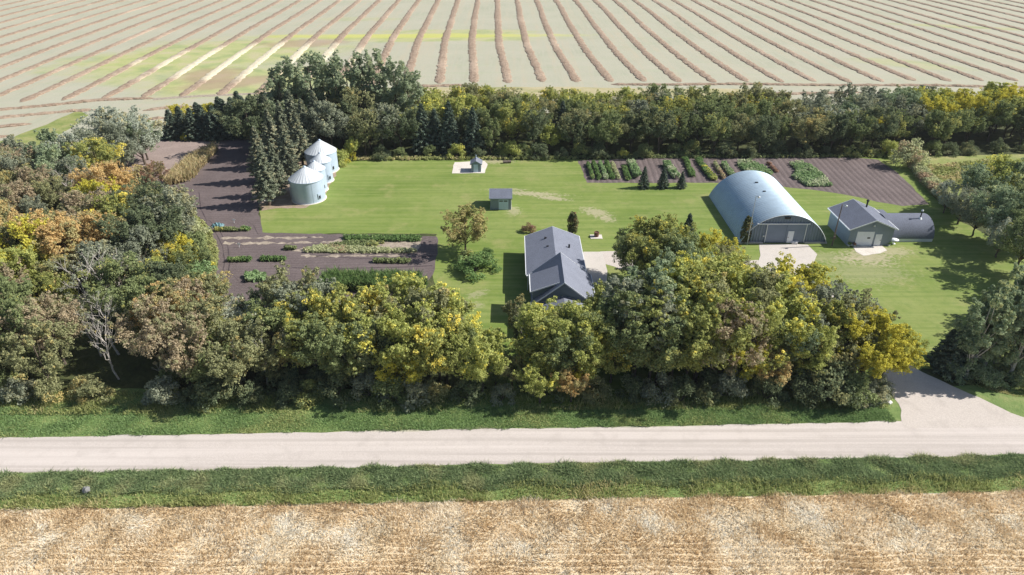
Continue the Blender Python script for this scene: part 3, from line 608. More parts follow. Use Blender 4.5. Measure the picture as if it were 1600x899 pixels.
# left wood
for (x, y, h, k, c) in [(150, 165, 11, 'airy', 'silver'), (185, 157, 11, 'airy', 'silver'), (205, 170, 10.5, 'airy', 'silver'), (165, 180, 10, 'airy', 'grey'), (215, 185, 8, 'round', 'poplar'), (60, 200, 10, 'tall', 'poplar'), (90, 205, 10, 'airy', 'silver'), (115, 198, 10, 'airy', 'grey'), (80, 225, 9, 'round', 'poplar'), (180, 205, 8, 'airy', 'grey'), (140, 215, 9, 'round', 'mixed'),
                        (160, 252, 9, 'round', 'orange'), (150, 275, 8, 'round', 'gold'), (178, 275, 7, 'round', 'orange'), (230, 252, 6, 'round', 'red'), (215, 262, 5, 'round', 'rust'), (105, 240, 8, 'airy', 'grey'), (40, 262, 8, 'round', 'rust'), (20, 285, 8, 'round', 'rust'),
                        (60, 330, 9, 'round', 'orange'), (30, 345, 9, 'round', 'gold'), (90, 345, 9, 'round', 'orange'), (15, 380, 8, 'round', 'lime'),
                        (215, 285, 9, 'round', 'dark'), (250, 292, 9.5, 'round', 'grey'), (235, 320, 9, 'round', 'dark'), (270, 310, 7, 'airy', 'grey'), (195, 325, 9, 'round', 'dark'), (175, 300, 9, 'round', 'mixed'), (120, 300, 9, 'round', 'rust'), (130, 330, 9, 'round', 'orange'),
                        (268, 357, 6, 'round', 'gold'), (292, 380, 4.5, 'bush', 'gold'), (255, 385, 5, 'round', 'mixed'), (235, 405, 5, 'round', 'lime'), (300, 385, 5, 'round', 'green'), (308, 402, 4, 'bush', 'veg'), (302, 428, 4, 'bush', 'veg'), (290, 420, 5, 'round', 'green'), (300, 355, 4, 'bush', 'green'), (290, 335, 4, 'bush', 'weed'),
                        (140, 360, 11, 'dead', 'grey'), (165, 385, 9, 'dead', 'grey'), (110, 395, 9, 'dead', 'grey'), (95, 255, 8, 'dead', 'grey'), (130, 470, 7, 'dead', 'grey'), (155, 455, 8, 'dead', 'grey'), (245, 560, 3.2, 'dead', 'grey'),
                        (250, 445, 8, 'round', 'orange'), (285, 440, 8, 'round', 'rust'), (225, 470, 8, 'round', 'rust'), (300, 470, 8, 'round', 'olive'), (270, 500, 8, 'round', 'rust'), (320, 505, 6.5, 'round', 'mixed'), (330, 490, 6, 'round', 'lime'), (355, 468, 6, 'round', 'silver'), (385, 470, 6.5, 'airy', 'silver'), (400, 480, 6.5, 'round', 'silver')]:
    T(x, y, h, k, c, WEST)
reg()
wc = cmap_from([(-200, 130, 230, 330, [('rust', 2), ('olive', 3), ('grey', 2)]), (-200, 130, 330, 450, [('orange', 1), ('rust', 2), ('olive', 4), ('mixed', 1), ('grey', 2)]), (130, 250, 230, 300, [('rust', 2), ('olive', 2), ('orange', 1)]), (130, 340, 300, 420, [('grey', 2), ('dark', 2), ('green', 1)]),
                (-200, 200, 420, 560, [('olive', 4), ('green', 2), ('mixed', 1), ('rust', 1)]), (-200, 200, 560, 700, [('green', 2), ('olive', 3), ('grey', 2), ('dark', 1)]), (200, 420, 420, 700, [('olive', 3), ('green', 2), ('dark', 2), ('rust', 1)])])
def gap(x, y, u, v): return (-44 < x < -38.5 and 56 < y < 64) or (-43 < x < -40 and y < 66)
pts = [at(*p) for p in [(100, 275), (160, 330), (220, 360), (262, 385), (290, 420), (292, 460), (270, 500)]]
fill(WEST, [(-95, 128), (-88, 130)] + [(p.x, p.y) for p in pts] + [(-30, 72), (-32, 60.5), (-66, 60), (-90, 75), (-100, 105)], 3.9, [('round', 6), ('airy', 2), ('tall', 1), ('dead', .7)], [('olive', 4), ('green', 2), ('rust', 2)], (6, 8.5), 6000, wc, gap, .95)
# roadside belt
for (x, y, h, k, c) in [(450, 425, 9, 'round', 'olive'), (480, 432, 9, 'round', 'grey'), (430, 462, 8, 'round', 'green'), (505, 455, 9, 'round', 'mixed'), (545, 452, 9, 'round', 'mixed'), (585, 458, 8.5, 'round', 'olive'), (480, 490, 8, 'round', 'mixed'), (615, 440, 9, 'round', 'lime'), (645, 438, 9.5, 'round', 'lime'), (672, 447, 9.5, 'round', 'olive'), (694, 462, 8.5, 'airy', 'lime'), (640, 480, 9, 'round', 'lime'), (600, 490, 9, 'round', 'lime'),
                        (682, 492, 8.5, 'round', 'mixed'), (716, 515, 7.5, 'tall', 'green'), (665, 520, 7, 'round', 'mixed'), (624, 545, 5.5, 'round', 'gold'), (690, 535, 7, 'round', 'mixed'), (540, 500, 8.5, 'round', 'green'), (570, 520, 8, 'round', 'dark'), (500, 520, 8, 'round', 'green'),
                        (806, 455, 6, 'aspen', 'olive'), (815, 480, 5.5, 'aspen', 'dark'), (856, 468, 9, 'airy', 'lime'), (875, 466, 9, 'round', 'lime'), (906, 480, 8.5, 'round', 'lime'), (856, 503, 8, 'round', 'mixed'), (886, 512, 8, 'round', 'green'), (925, 490, 8.5, 'round', 'lime'), (955, 455, 8, 'round', 'mixed'), (908, 540, 5.5, 'round', 'gold'), (895, 570, 4.5, 'round', 'orange'), (845, 565, 5, 'round', 'lime'), (965, 545, 6, 'round', 'mixed'), (800, 552, 4.5, 'round', 'olive'),
                        (1004, 452, 10.5, 'round', 'green'), (1022, 432, 11, 'round', 'grey'), (1040, 415, 12, 'round', 'poplar'), (1075, 405, 12, 'tall', 'lime'), (1100, 412, 12, 'round', 'lime'), (1130, 408, 12, 'round', 'mixed'), (1160, 412, 11.5, 'round', 'olive'), (1190, 425, 11, 'round', 'lime'), (1065, 450, 11, 'round', 'mixed'), (1110, 460, 11, 'round', 'mixed'), (1150, 455, 11, 'airy', 'rust'), (1185, 462, 10, 'airy', 'mixed'), (1220, 450, 10, 'round', 'lime'), (1215, 414, 10, 'round', 'gold'), (1242, 412, 9, 'round', 'gold'), (1272, 424, 8.5, 'airy', 'mixed'), (1180, 408, 9, 'airy', 'lime'), (1030, 480, 10, 'round', 'green'), (1045, 520, 8, 'round', 'green'), (1085, 500, 8, 'round', 'mixed'), (1170, 530, 6, 'round', 'gold'), (1205, 545, 5, 'round', 'orange'), (1225, 510, 6, 'round', 'mixed'),
                        (1255, 430, 10, 'airy', 'grey'), (1320, 445, 9.5, 'airy', 'grey'), (1350, 460, 9, 'airy', 'olive'), (1245, 470, 9, 'airy', 'poplar'),
                        (1340, 472, 8, 'round', 'gold'), (1375, 490, 8, 'round', 'gold'), (1365, 512, 7, 'round', 'gold'), (1398, 512, 6.8, 'round', 'gold'), (1310, 560, 5, 'bush', 'dark'), (1345, 575, 4.2, 'bush', 'green'), (1330, 545, 6, 'round', 'olive')]:
    T(x, y, h, k, c, ROAD)
reg()
rc_ = cmap_from([(300, 560, 400, 700, [('green', 3), ('olive', 3), ('dark', 3)]), (560, 780, 400, 560, [('lime', 3), ('mixed', 2), ('green', 2)]), (560, 780, 560, 700, [('dark', 2), ('green', 2)]), (780, 1000, 400, 590, [('mixed', 3), ('lime', 2), ('green', 2), ('dark', 1)]), (1000, 1300, 400, 590, [('lime', 3), ('mixed', 3), ('olive', 2), ('green', 1)]), (780, 1400, 590, 720, [('dark', 3), ('green', 1)])])
def gap2(x, y, u, v): return (-9.5 < x < 2.5 and y > 61) or (1.5 < x < 12 and y > 66) or v < 0 or gap(x, y, u, v)
fill(ROAD, [(-34, 60.5), (-7, 60.5), (-9, 64.5), (-13, 67), (-34, 67)], 3.4, [('round', 5), ('tall', 2), ('airy', 1)], [('green', 2), ('olive', 1)], (6.5, 9), 1500, rc_, gap2)
fill(ROAD, [(-7, 60.5), (36, 61.5), (35, 65), (30, 70), (12, 70), (0, 64)], 3.6, [('round', 5), ('tall', 2), ('airy', 1)], [('green', 2), ('lime', 1)], (6, 9), 1500, rc_, gap2)
# dark understorey shrubs along the foot of the belt
fill(ROAD, [(-38, 58.6), (38, 59.2), (38.5, 62.3), (-38, 61.8)], 2.1, [('bush', 1)], [('dark', 6), ('green', 2), ('grey', 1.2), ('olive', .6)], (2.2, 4.0), 1600, None, lambda x, y, u, v: gap(x, y, u, v))
fill(WEST, [(-72, 58.4), (-45, 58.4), (-45, 61.5), (-72, 61.5)], 2.3, [('bush', 1)], [('olive', 4), ('green', 2), ('grey', 2)], (2.6, 4.2), 800)
for (x, y, h) in [(1108, 604, 8.5), (1196, 612, 5), (418, 602, 7.5), (1128, 596, 7), (548, 600, 7)]: B(x, y, h, 'dead', 'grey', ROAD)
for (x, y) in [(1372, 612), (1360, 622), (1340, 628)]: B(x, y, 2.6, 'bush', 'grey', ROAD)
# yard trees
for (x, y, h, k, c, lb) in [(1014, 338, 9, 'round', 'mixed', None), (1045, 342, 9, 'round', 'mixed', None), (1000, 356, 8, 'round', 'green', None), (1060, 365, 9, 'round', 'green', None), (1026, 368, 8.5, 'airy', 'mixed', None), (1115, 365, 7.5, 'round', 'gold', None), (1140, 385, 7, 'round', 'olive', None), (1085, 385, 9, 'round', 'poplar', None), (1120, 395, 8, 'round', 'lime', None)]:
    T(x, y, h, k, c, YARD)
T(1079, 325, 8.5, 'spruce', 'spruce', YARD, label="lone dark spruce showing above the leafy trees left of the arched steel building")
for x, h, lb in ((1005, 4.3, "left spruce of the three below the vegetable rows"), (1035, 4.1, "middle spruce of the three below the vegetable rows"), (1064, 3.3, "smallest spruce, right of the three below the vegetable rows")):
    B(x, 294, h, 'spruce', 'spruce', YARD, label=lb, wide=1.35)
B(894, 366, 3.9, 'cedar', 'cedar', YARD, label="dark clipped cedar column behind the right corner of the house roof", wide=1.1)
B(1163, 379, 4.6, 'cedar', 'cedar', YARD, label="slim brown-green cedar column at the left front of the arched building", wide=.85)
T(725, 329, 6.4, 'round', 'goldtan', YARD, label="golden brown round tree standing alone on the lawn left of the house", wide=1.25, var=3)
B(744, 424, 2.9, 'bush', 'vegdark', YARD, label="rounded deep green shrub under the golden brown lawn tree", wide=1.75)
B(728, 408, 2.2, 'bush', 'green', YARD, label="lower green shrub on the left of the pair under the lawn tree", wide=1.1)
B(762, 405, 2.0, 'bush', 'vegdark', YARD, label="small dark green shrub right of the lawn tree's crown")
B(826, 362, 1.9, 'bush', 'red', YARD, label="low reddish brown shrub behind the left back corner of the house", wide=1.1)
B(1419, 261, 6.3, 'bush', 'weed', EAST, label="pale silver shrub at the upper corner of the tilled garden", wide=.95)
# driveway grove and right wood
for (x, y, h) in [(1508, 604, 9.2), (1574, 606, 9.5), (1535, 592, 9), (1610, 600, 10), (1555, 580, 10), (1640, 590, 10), (1590, 575, 10), (1525, 575, 8)]:
    B(x, y - 12, h * 1.25, 'aspen', 'poplar', "right of the driveway mouth", wide=.9)
for (x, y, h) in [(1530, 598, 2.6), (1552, 603, 2.2), (1600, 604, 2.8), (1488, 590, 2.4), (1580, 590, 3)]: B(x, y, h, 'bush', 'poplar', "right of the driveway mouth")
for (x, y, h) in [(1482, 582, 6.2), (1470, 572, 5.2), (1500, 566, 6.5)]: B(x, y, h, 'spruce', 'spruce', "right of the driveway mouth", wide=1.45)
for (x, y, h, k, c) in [(1490, 282, 5.5, 'airy', 'silver'), (1518, 283, 7, 'airy', 'grey'), (1545, 256, 8.5, 'round', 'poplar'), (1568, 243, 9, 'round', 'lime'), (1598, 246, 9, 'round', 'poplar'), (1540, 305, 6.5, 'airy', 'grey'), (1575, 292, 8.5, 'round', 'poplar'), (1610, 292, 9, 'round', 'poplar'), (1645, 290, 9.5, 'round', 'green'), (1580, 335, 6.5, 'airy', 'silver'), (1620, 335, 8.5, 'round', 'green'), (1660, 350, 9, 'round', 'grey'), (1675, 395, 9, 'round', 'green'), (1690, 430, 9, 'round', 'green')]:
    T(x, y, h, k, c, EAST)
reg()
fill(EAST, [(92, 88), (130, 88), (130, 128), (112, 128), (100, 112), (86, 98)], 5, [('round', 1)], [('green', 2), ('dark', 2), ('poplar', 1)], (8, 10), 800, None, lambda x, y, u, v: u > 1680 and u > 1800)

# labels for the trees
CN = {'ash': 'pale green', 'goldtan': 'golden brown', 'green': 'mid green', 'dark': 'dark green', 'olive': 'olive green', 'lime': 'yellow-green', 'gold': 'bright golden', 'mixed': 'green and gold', 'orange': 'orange', 'rust': 'rusty brown', 'silver': 'silvery', 'grey': 'grey-green', 'poplar': 'fresh green', 'spruce': 'dark', 'pine': 'shaggy grey-green', 'cedar': 'dark', 'veg': 'lush green', 'vegdark': 'deep green', 'weed': 'pale weedy', 'red': 'reddish', 'drycorn': 'straw'}
KN = {'round': 'broad tree', 'tall': 'tall oval tree', 'poplar': 'towering poplar', 'aspen': 'pale-trunked poplar', 'airy': 'feathery tree', 'bush': 'shrub', 'spruce': 'spruce', 'pine': 'spruce', 'cedar': 'cedar', 'dead': 'bare tree'}
ORD = ['first', 'second', 'third', 'fourth', 'fifth', 'sixth', 'seventh', 'eighth', 'ninth', 'tenth', 'eleventh', 'twelfth', 'thirteenth', 'fourteenth', 'fifteenth', 'sixteenth', 'seventeenth', 'eighteenth', 'nineteenth', 'twentieth']
ORD += ['twenty-' + o for o in ORD[:9]] + ['thirtieth'] + ['thirty-' + o for o in ORD[:9]] + ['fortieth'] + ['forty-' + o for o in ORD[:9]]
fam = {}
for t in TREES:
    root, kind, col, zone, label, pos = t
    if label: root['label'] = label; continue
    fam.setdefault((kind, col if kind != 'dead' else 'dead', zone), []).append(t)
for (kind, col, zone), L in fam.items():
    L.sort(key=lambda t: px_of((t[5][0], t[5][1], 4))[0]); cn = 'bleached' if kind == 'dead' else CN[col]
    for i, t in enumerate(L):
        vis = px_of((t[5][0], t[5][1], 3))
        if len(L) == 1: lab = f"the one {cn} {KN[kind]} {zone}"
        elif i == 0: lab = f"leftmost {cn} {KN[kind]} {zone}"
        elif i == len(L) - 1: lab = f"rightmost {cn} {KN[kind]} {zone}"
        else: lab = f"{cn} {KN[kind]} {zone}, {ORD[min(i, 48)]} from left"
        t[0]['label'] = lab; t[0]['group'] = ('shrubs ' if kind == 'bush' else 'trees ') + zone

# ------------------------------------------------------------------ buildings
def gable(root, x0, x1, y0, y1, ze, zr, wall, roof, axis='y', ov=0.35, trim='white', t=0.12, z0=0.0, rname='roof'):
    """gabled box; axis is the direction of the ridge; wall mesh, roof slabs and fascia boards"""
    ov_ = ov
    if axis == 'y':
        xm = (x0 + x1) / 2; pent = [(x0, y0, z0), (x1, y0, z0), (x1, y0, ze), (xm, y0, zr), (x0, y0, ze)]
        w = MB().poly(pent, (0, y1 - y0, 0)).build('wall', wall, root); k = (zr - ze) / (xm - x0)
        r = MB(); a, b = y0 - ov_, y1 + ov_; u = 0.03 + t
        r.slab([(x0 - ov_, a, ze - k * ov_ + u), (xm, a, zr + u), (xm, b, zr + u), (x0 - ov_, b, ze - k * ov_ + u)], t)
        r.slab([(xm, a, zr + u + .002), (x1 + ov_, a, ze - k * ov_ + u), (x1 + ov_, b, ze - k * ov_ + u), (xm, b, zr + u + .002)], t)
        rf = r.build(rname, roof, root); f = MB()
        for yy in (a - .05, b):
            f.poly([(x0 - ov_, yy, ze - k * ov_ + u - .16), (xm, yy, zr + u - .16), (xm, yy, zr + u + .02), (x0 - ov_, yy, ze - k * ov_ + u + .02)], (0, .05, 0))
            f.poly([(xm, yy, zr + u - .16), (x1 + ov_, yy, ze - k * ov_ + u - .16), (x1 + ov_, yy, ze - k * ov_ + u + .02), (xm, yy, zr + u + .02)], (0, .05, 0))
        for xx in (x0 - ov_ - .09, x1 + ov_ + .003): f.box(xx, xx + .09, a, b, ze - k * ov_ + u - .16, ze - k * ov_ + u + .01)
    else:
        ym = (y0 + y1) / 2; pent = [(x0, y0, z0), (x0, y0, ze), (x0, ym, zr), (x0, y1, ze), (x0, y1, z0)]
        w = MB().poly(pent, (x1 - x0, 0, 0)).build('wall', wall, root); k = (zr - ze) / (ym - y0); a, b = x0 - ov_, x1 + ov_; u = .03 + t; r = MB()
        r.slab([(a, y0 - ov_, ze - k * ov_ + u), (b, y0 - ov_, ze - k * ov_ + u), (b, ym, zr + u), (a, ym, zr + u)], t)
        r.slab([(a, ym, zr + u + .002), (b, ym, zr + u + .002), (b, y1 + ov_, ze - k * ov_ + u), (a, y1 + ov_, ze - k * ov_ + u)], t)
        rf = r.build(rname, roof, root); f = MB()
        for yy in (y0 - ov_ - .09, y1 + ov_ + .003): f.box(a, b, yy, yy + .09, ze - k * ov_ + u - .16, ze - k * ov_ + u + .01)
        for xx in (a - .05, b):
            f.poly([(xx, y0 - ov_, ze - k * ov_ + u - .16), (xx, ym, zr + u - .16), (xx, ym, zr + u + .02), (xx, y0 - ov_, ze - k * ov_ + u + .02)], (.05, 0, 0))
            f.poly([(xx, ym, zr + u - .16), (xx, y1 + ov_, ze - k * ov_ + u - .16), (xx, y1 + ov_, ze - k * ov_ + u + .02), (xx, ym, zr + u + .02)], (.05, 0, 0))
    f.build('fascia', M[trim], rf); return w, rf

# --- house (turned 2 degrees)
hs = thing("house", (6.3, 82.8, 0), "blue-grey house with slate grey gabled roof and a shed dormer on its left slope", "house")
def hpart(mb, n, m, par): return mb.build(n, m, par)
w, rf = gable(hs, 2.35, 9.75, 83.0, 94.4, 2.7, 4.15, M['siding'], M['shingle'], ov=.4)
for (x, y) in ((4.9, 91.6), (5.1, 88.8)):
    MB().box(x - .16, x + .16, y - .14, y + .14, 3.6, 4.05).build('roof_vent', M['black'], rf)
MB().box(8.1, 8.35, 89.2, 89.5, 3.5, 3.95).build('roof_vent', M['black'], rf)
# tall middle section with steep ridge
y0, y1, xl, xr, xm, zr = 74.9, 82.75, 2.75, 10.3, 6.5, 6.0
midw = MB().poly([(xl, y0, 0), (xr, y0, 0), (xr, y0, 2.8), (xm, y0, zr - .18), (xl, y0, 2.9)], (0, y1 - y0, 0)).build('wall', M['siding'], hs); midw['label'] = "steep gable wall of the middle section"
r = MB(); a, b = y0 - .35, y1 + .1
r.slab([(2.42, a, 2.75), (xm, a, zr), (xm, b, zr), (2.42, b, 2.75)], .13)
r.slab([(xm, a, zr + .003), (10.75, a, 2.55), (10.75, b, 2.55), (xm, b, zr + .003)], .13)
rf2 = r.build('roof', M['shingle'], hs); rf2['label'] = "steep slate grey roof over the middle section"
f = MB()
for yy in (a - .05, b):
    f.poly([(2.42, yy, 2.6), (xm, yy, zr - .16), (xm, yy, zr + .03), (2.42, yy, 2.78)], (0, .05, 0)); f.poly([(xm, yy, zr - .16), (10.75, yy, 2.4), (10.75, yy, 2.58), (xm, yy, zr + .03)], (0, .05, 0))
f.box(10.753, 10.84, a, b, 2.4, 2.56); f.box(2.3, 2.417, a, 75.3, 2.6, 2.78); f.box(2.3, 2.417, 79.8, b, 2.6, 2.78); f.build('fascia', M['white'], rf2)
# shed dormer
dm = MB().poly([(2.62, 75.55, 2.7), (2.62, 75.55, 4.25), (5.8, 75.55, 5.45), (5.8, 75.55, 5.1)], (0, 4.05, 0)).build('dormer_wall', M['siding'], hs)
d = MB(); d.slab([(2.35, 75.3, 4.28), (5.95, 75.3, 5.62), (5.95, 79.85, 5.62), (2.35, 79.85, 4.28)], .12); dr = d.build('dormer_roof', M['shingle_dark'], hs)
f = MB(); f.poly([(2.35, 75.25, 4.13), (5.95, 75.25, 5.47), (5.95, 75.25, 5.64), (2.35, 75.25, 4.30)], (0, .047, 0)); f.box(2.26, 2.347, 75.25, 79.85, 4.12, 4.29); f.build('fascia', M['white'], dr)
for yy in (76.4, 78.2):
    wn = MB().box(2.58, 2.615, yy, yy + .9, 3.2, 4.0).build('window', M['white'], hs); MB().box(2.56, 2.577, yy + .08, yy + .82, 3.28, 3.92).build('pane', M['glass'], wn)
# low front section
w3, rf3 = gable(hs, 2.8, 10.2, 71.9, 74.55, 2.5, 3.75, M['siding'], M['shingle'], ov=.33)
for (x, z) in ((4.2, 1.0), (7.6, 1.0)):
    wn = MB().box(x, x + 1.4, 71.86, 71.897, z, z + 1.1).build('window', M['white'], hs); MB().box(x + .1, x + 1.3, 71.84, 71.857, z + .1, z + 1.0).build('pane', M['glass'], wn)
for yy in (85.0, 88.5, 91.5):
    wn = MB().box(9.752, 9.79, yy, yy + 1.2, 1.0, 2.1).build('window', M['white'], hs); MB().box(9.792, 9.805, yy + .1, yy + 1.1, 1.1, 2.0).build('pane', M['glass'], wn)
    wn = MB().box(2.31, 2.348, yy, yy + 1.2, 1.0, 2.1).build('window', M['white'], hs); MB().box(2.29, 2.308, yy + .1, yy + 1.1, 1.1, 2.0).build('pane', M['glass'], wn)
# entry deck and porch posts on the right, downspout and gutter end left
MB().box(10.32, 12.1, 79.2, 81.4, 0.05, .75).box(12.1, 12.5, 79.7, 80.9, .05, .4).build('entry_deck', M['wood_pole'], hs)
MB().box(10.31, 10.35, 79.8, 80.8, .76, 2.75).build('door', M['door'], hs)
rl = MB()
for yy in (79.25, 80.3, 81.35): rl.box(12.02, 12.09, yy - .035, yy + .035, .75, 1.7)
rl.box(12.0, 12.1, 79.2, 81.4, 1.7, 1.76).build('railing', M['white'], hs)
MB().box(1.95, 2.28, 82.35, 83.1, 2.45, 2.68).box(2.12, 2.22, 82.9, 83.0, 0.05, 2.45).build('downspout', M['white'], hs)
ps = MB().box(2.4, 2.5, 71.3, 71.4, 0, 2.3).build('porch_post', M['white'], hs); ps2 = MB().box(3.2, 3.3, 71.3, 71.4, 0, 2.3).build('porch_post', M['white'], hs)

# --- small sheds
def shed_big():
    s = thing("garden_shed", (-1.9, 113, 0), "small blue-grey shed with grey roof and a white overhead door on the open lawn", "shed")
    gable(s, -3.75, -.15, 110.95, 115.0, 2.1, 3.0, M['siding_garage'], M['shingle_dark'], axis='x', ov=.15, trim='siding_garage')
    d = MB().box(-2.3, -.62, 110.9, 110.947, .05, 1.95)
    for z in (.5, .97, 1.44): d.box(-2.3, -.62, 110.89, 110.899, z, z + .02)
    d = d.build('overhead_door', M['door_blue'], s)
    for x in (-2.2, -1.42): MB().box(x, x + .62, 110.875, 110.888, 1.55, 1.75).build('pane', M['glass'], d)
    MB().box(-3.8, -.1, 110.96, 115.05, 0, .045).build('foundation', M['concrete'], s)
    MB().box(-.146, -.11, 112.4, 113.3, .3, 2.0).build('side_door', M['door'], s)
shed_big()
def shed_small():
    s = thing("pump_shed", (-7.05, 130.6, 0), "tiny blue-grey shed with a pale door on white gravel before the back belt", "shed")
    w, rf = gable(s, -8.0, -6.1, 129.45, 131.6, 1.65, 2.2, M['siding_garage'], M['shingle'], ov=.15, trim='siding_garage')
    MB().box(-7.55, -6.65, 129.4, 129.447, .05, 1.6).build('door', M['door_blue'], s)
    MB().tube([(-7.1, 131.2, 2.2), (-7.1, 131.2, 2.95)], .07, 8).build('vent_pipe', M['galv'], rf)
shed_small()

# --- garage
g = thing("garage", (55.6, 100.6, 0), "blue-grey garage with dark gabled roof, white overhead door and white side door", "garage")
w, rf = gable(g, 52.25, 58.95, 96.9, 104.6, 2.95, 4.35, M['siding_garage'], M['shingle_dark'], ov=.38)
d = MB().box(53.35, 56.0, 96.84, 96.897, .05, 2.45)
for z in (.62, 1.22, 1.82): d.box(53.35, 56.0, 96.825, 96.839, z, z + .025)
d = d.build('overhead_door', M['door'], g); MB().box(55.05, 55.5, 96.80, 96.822, 1.28, 1.5).build('pane', M['glass'], d)
d2 = MB().box(56.3, 57.3, 96.84, 96.897, .05, 2.0).build('side_door', M['door'], g); MB().box(57.1, 57.2, 96.8, 96.838, .95, 1.05).build('handle', M['black'], d2)
MB().lathe([(0.02, 3.35), (.13, 3.4), (.13, 3.55), (.05, 3.68)], 10, (55.6, 96.72)).build('lamp', M['white'], g)
ch = MB().tube([(57.0, 103.0, 3.6), (57.0, 103.0, 5.0)], .13, 10).build('chimney', M['black'], g); MB().lathe([(.24, 4.95), (.24, 5.1), (.02, 5.28)], 10, (57.0, 103.0)).build('cap', M['black'], ch)
MB().box(59.0, 60.6, 101.2, 104.4, 2.72, 2.9).build('lean_to_roof', M['shingle_dark'], g)

# --- shingled half-round hut
hut = thing("half_round_hut", (63, 101.4, 0), "low half-round hut covered in dark shingles, joined to the garage's right side", "hut")
yc, rr_, zb = 101.4, 3.15, .55
def arc(yc, r, z0, n, a0=0, a1=math.pi, k=1.0): return [(yc - math.cos(a0 + (a1 - a0) * i / n) * r, z0 + math.sin(a0 + (a1 - a0) * i / n) * r * k) for i in range(n + 1)]
A = arc(yc, rr_, zb, 26, k=.86); mb = MB(); x0, x1 = 59.05, 66.3; V = []
for x in (x0, x1): V += [(x, y, z) for y, z in A]
n_ = len(A); mb.add(V, [(i, n_ + i, n_ + i + 1, i + 1) for i in range(n_ - 1)], True)
mb.add(V, [tuple(range(n_))[::1], tuple(range(n_, 2 * n_))[::-1]]); hr = mb.build('roof', M['shingle_dark'], hut)
MB().box(59.05, 66.25, 98.3, 104.5, 0, .545).build('wall', M['door'], hut)
fl = MB().lathe([(.34, 3.0), (.1, 3.35)], 14, (64.55, 100.4)).build('flue_base', M['white'], hut)
cp = MB().tube([(64.55, 100.4, 3.1), (64.55, 100.4, 4.45)], .09, 10).build('chimney', M['black'], hut); MB().lathe([(.17, 4.35), (.17, 4.5), (.02, 4.65)], 10, (64.55, 100.4)).build('cap', M['white'], cp)

# --- big arched steel building
q = thing("arched_steel_building", (42.55, 107.5, 0), "huge arched galvanised steel building with corrugated front wall and sliding doors", "quonset building")
xc, hw, rise = 42.55, 6.8, 4.85; RR = (hw * hw + rise * rise) / (2 * rise); zc0 = rise - RR; a0 = math.asin((-zc0) / RR)
yf, yb = 97.75, 117.2; NA = 44
mb = MB(); V = []; ny = 0; pitch = .61
ysv = []
yy = yf
while yy < yb - .01:
    ysv += [(yy, 0.0), (yy + pitch * .28, 0.0), (yy + pitch * .45, .085), (yy + pitch * .83, .085)]; yy += pitch
ysv.append((yy, 0.0))
for (yv, dr) in ysv:
    for i in range(NA + 1):
        a = a0 + (math.pi - 2 * a0) * i / NA; V.append((xc - math.cos(a) * (RR + dr), yv, zc0 + math.sin(a) * (RR + dr)))
mb.add(V, [(j * (NA + 1) + i, j * (NA + 1) + i + 1, (j + 1) * (NA + 1) + i + 1, (j + 1) * (NA + 1) + i) for j in range(len(ysv) - 1) for i in range(NA)], False)
qs = mb.build('arch_shell', M['quonset'], q)
sm = qs.modifiers.new('thick', 'SOLIDIFY'); sm.thickness = 0.03; sm.offset = -1
for (px, py) in ((1182, 287), (1194, 301)):
    p = at(px, py, 4.7); v_ = MB(); v_.box(p.x - .22, p.x + .22, p.y - .14, p.y + .14, 4.5, 4.98); v_.build('roof_vent', M['black'], qs)
def corr_wall(yw, nm):
    mb = MB(); xs = []; x = xc - hw + .02; k = 0
    while x < xc + hw - .02: xs.append(x); x += .11
    Vb, Fb = [], []
    for i, x in enumerate(xs):
        z = zc0 + math.sqrt(max(0, (RR - .02) ** 2 - (x - xc) ** 2)); o = (.0, .1, .1, .0)[i % 4]
        Vb += [(x, yw + o, 0), (x, yw + o, max(.02, z))]
    Fb = [(2 * i, 2 * i + 2, 2 * i + 3, 2 * i + 1) for i in range(len(xs) - 1)]
    return mb.add(Vb, Fb).build(nm, M['panel'], q)
fw = corr_wall(97.95, 'front_wall'); corr_wall(117.0, 'back_wall')
sd_ = MB().box(39.7, 42.7, 97.83, 97.9, .12, 3.2)
for z in np.arange(.35, 3.2, .2): sd_.box(39.7, 42.7, 97.81, 97.829, z, z + .03)
sd_.build('sliding_door', M['panel'], q)
sd2 = MB().box(42.75, 45.7, 97.83, 97.9, .12, 3.2)
for z in np.arange(.35, 3.2, .2): sd2.box(42.75, 45.7, 97.81, 97.829, z, z + .03)
sd2.build('sliding_door', M['panel'], q)
MB().box(38.0, 46.2, 97.75, 97.9, 3.24, 3.38).build('door_track', M['white'], q)
MB().box(39.6, 39.68, 97.79, 97.9, .1, 3.2).box(45.72, 45.8, 97.79, 97.9, .1, 3.2).build('door_frame', M['white'], q)
md = MB().box(43.05, 43.95, 97.74, 97.805, .12, 2.1).build('side_door', M['door'], q); MB().box(43.1, 43.2, 97.7, 97.738, 1.0, 1.1).build('handle', M['black'], md)
MB().box(42.1, 43.0, 97.86, 97.94, 4.1, 4.45).build('louvre', M['black'], q)
MB().box(45.9, 49.4, 97.6, 98.0, 0, .22).box(35.7, 39.4, 97.6, 98.0, 0, .2).build('foundation', M['concrete'], q)
MB().lathe([(.05, 1.15), (.12, 1.2), (.12, 1.35), (.05, 1.4)], 8, (39.3, 97.75)).build('lamp', M['white'], q)
A_ = []
for i in range(NA + 1):
    a = a0 + (math.pi - 2 * a0) * i / NA; A_.append((xc - math.cos(a) * (RR - .0), 97.72, zc0 + math.sin(a) * (RR + .0)))
MB().tube(A_, .045, 5).build('arch_trim', M['white'], q)

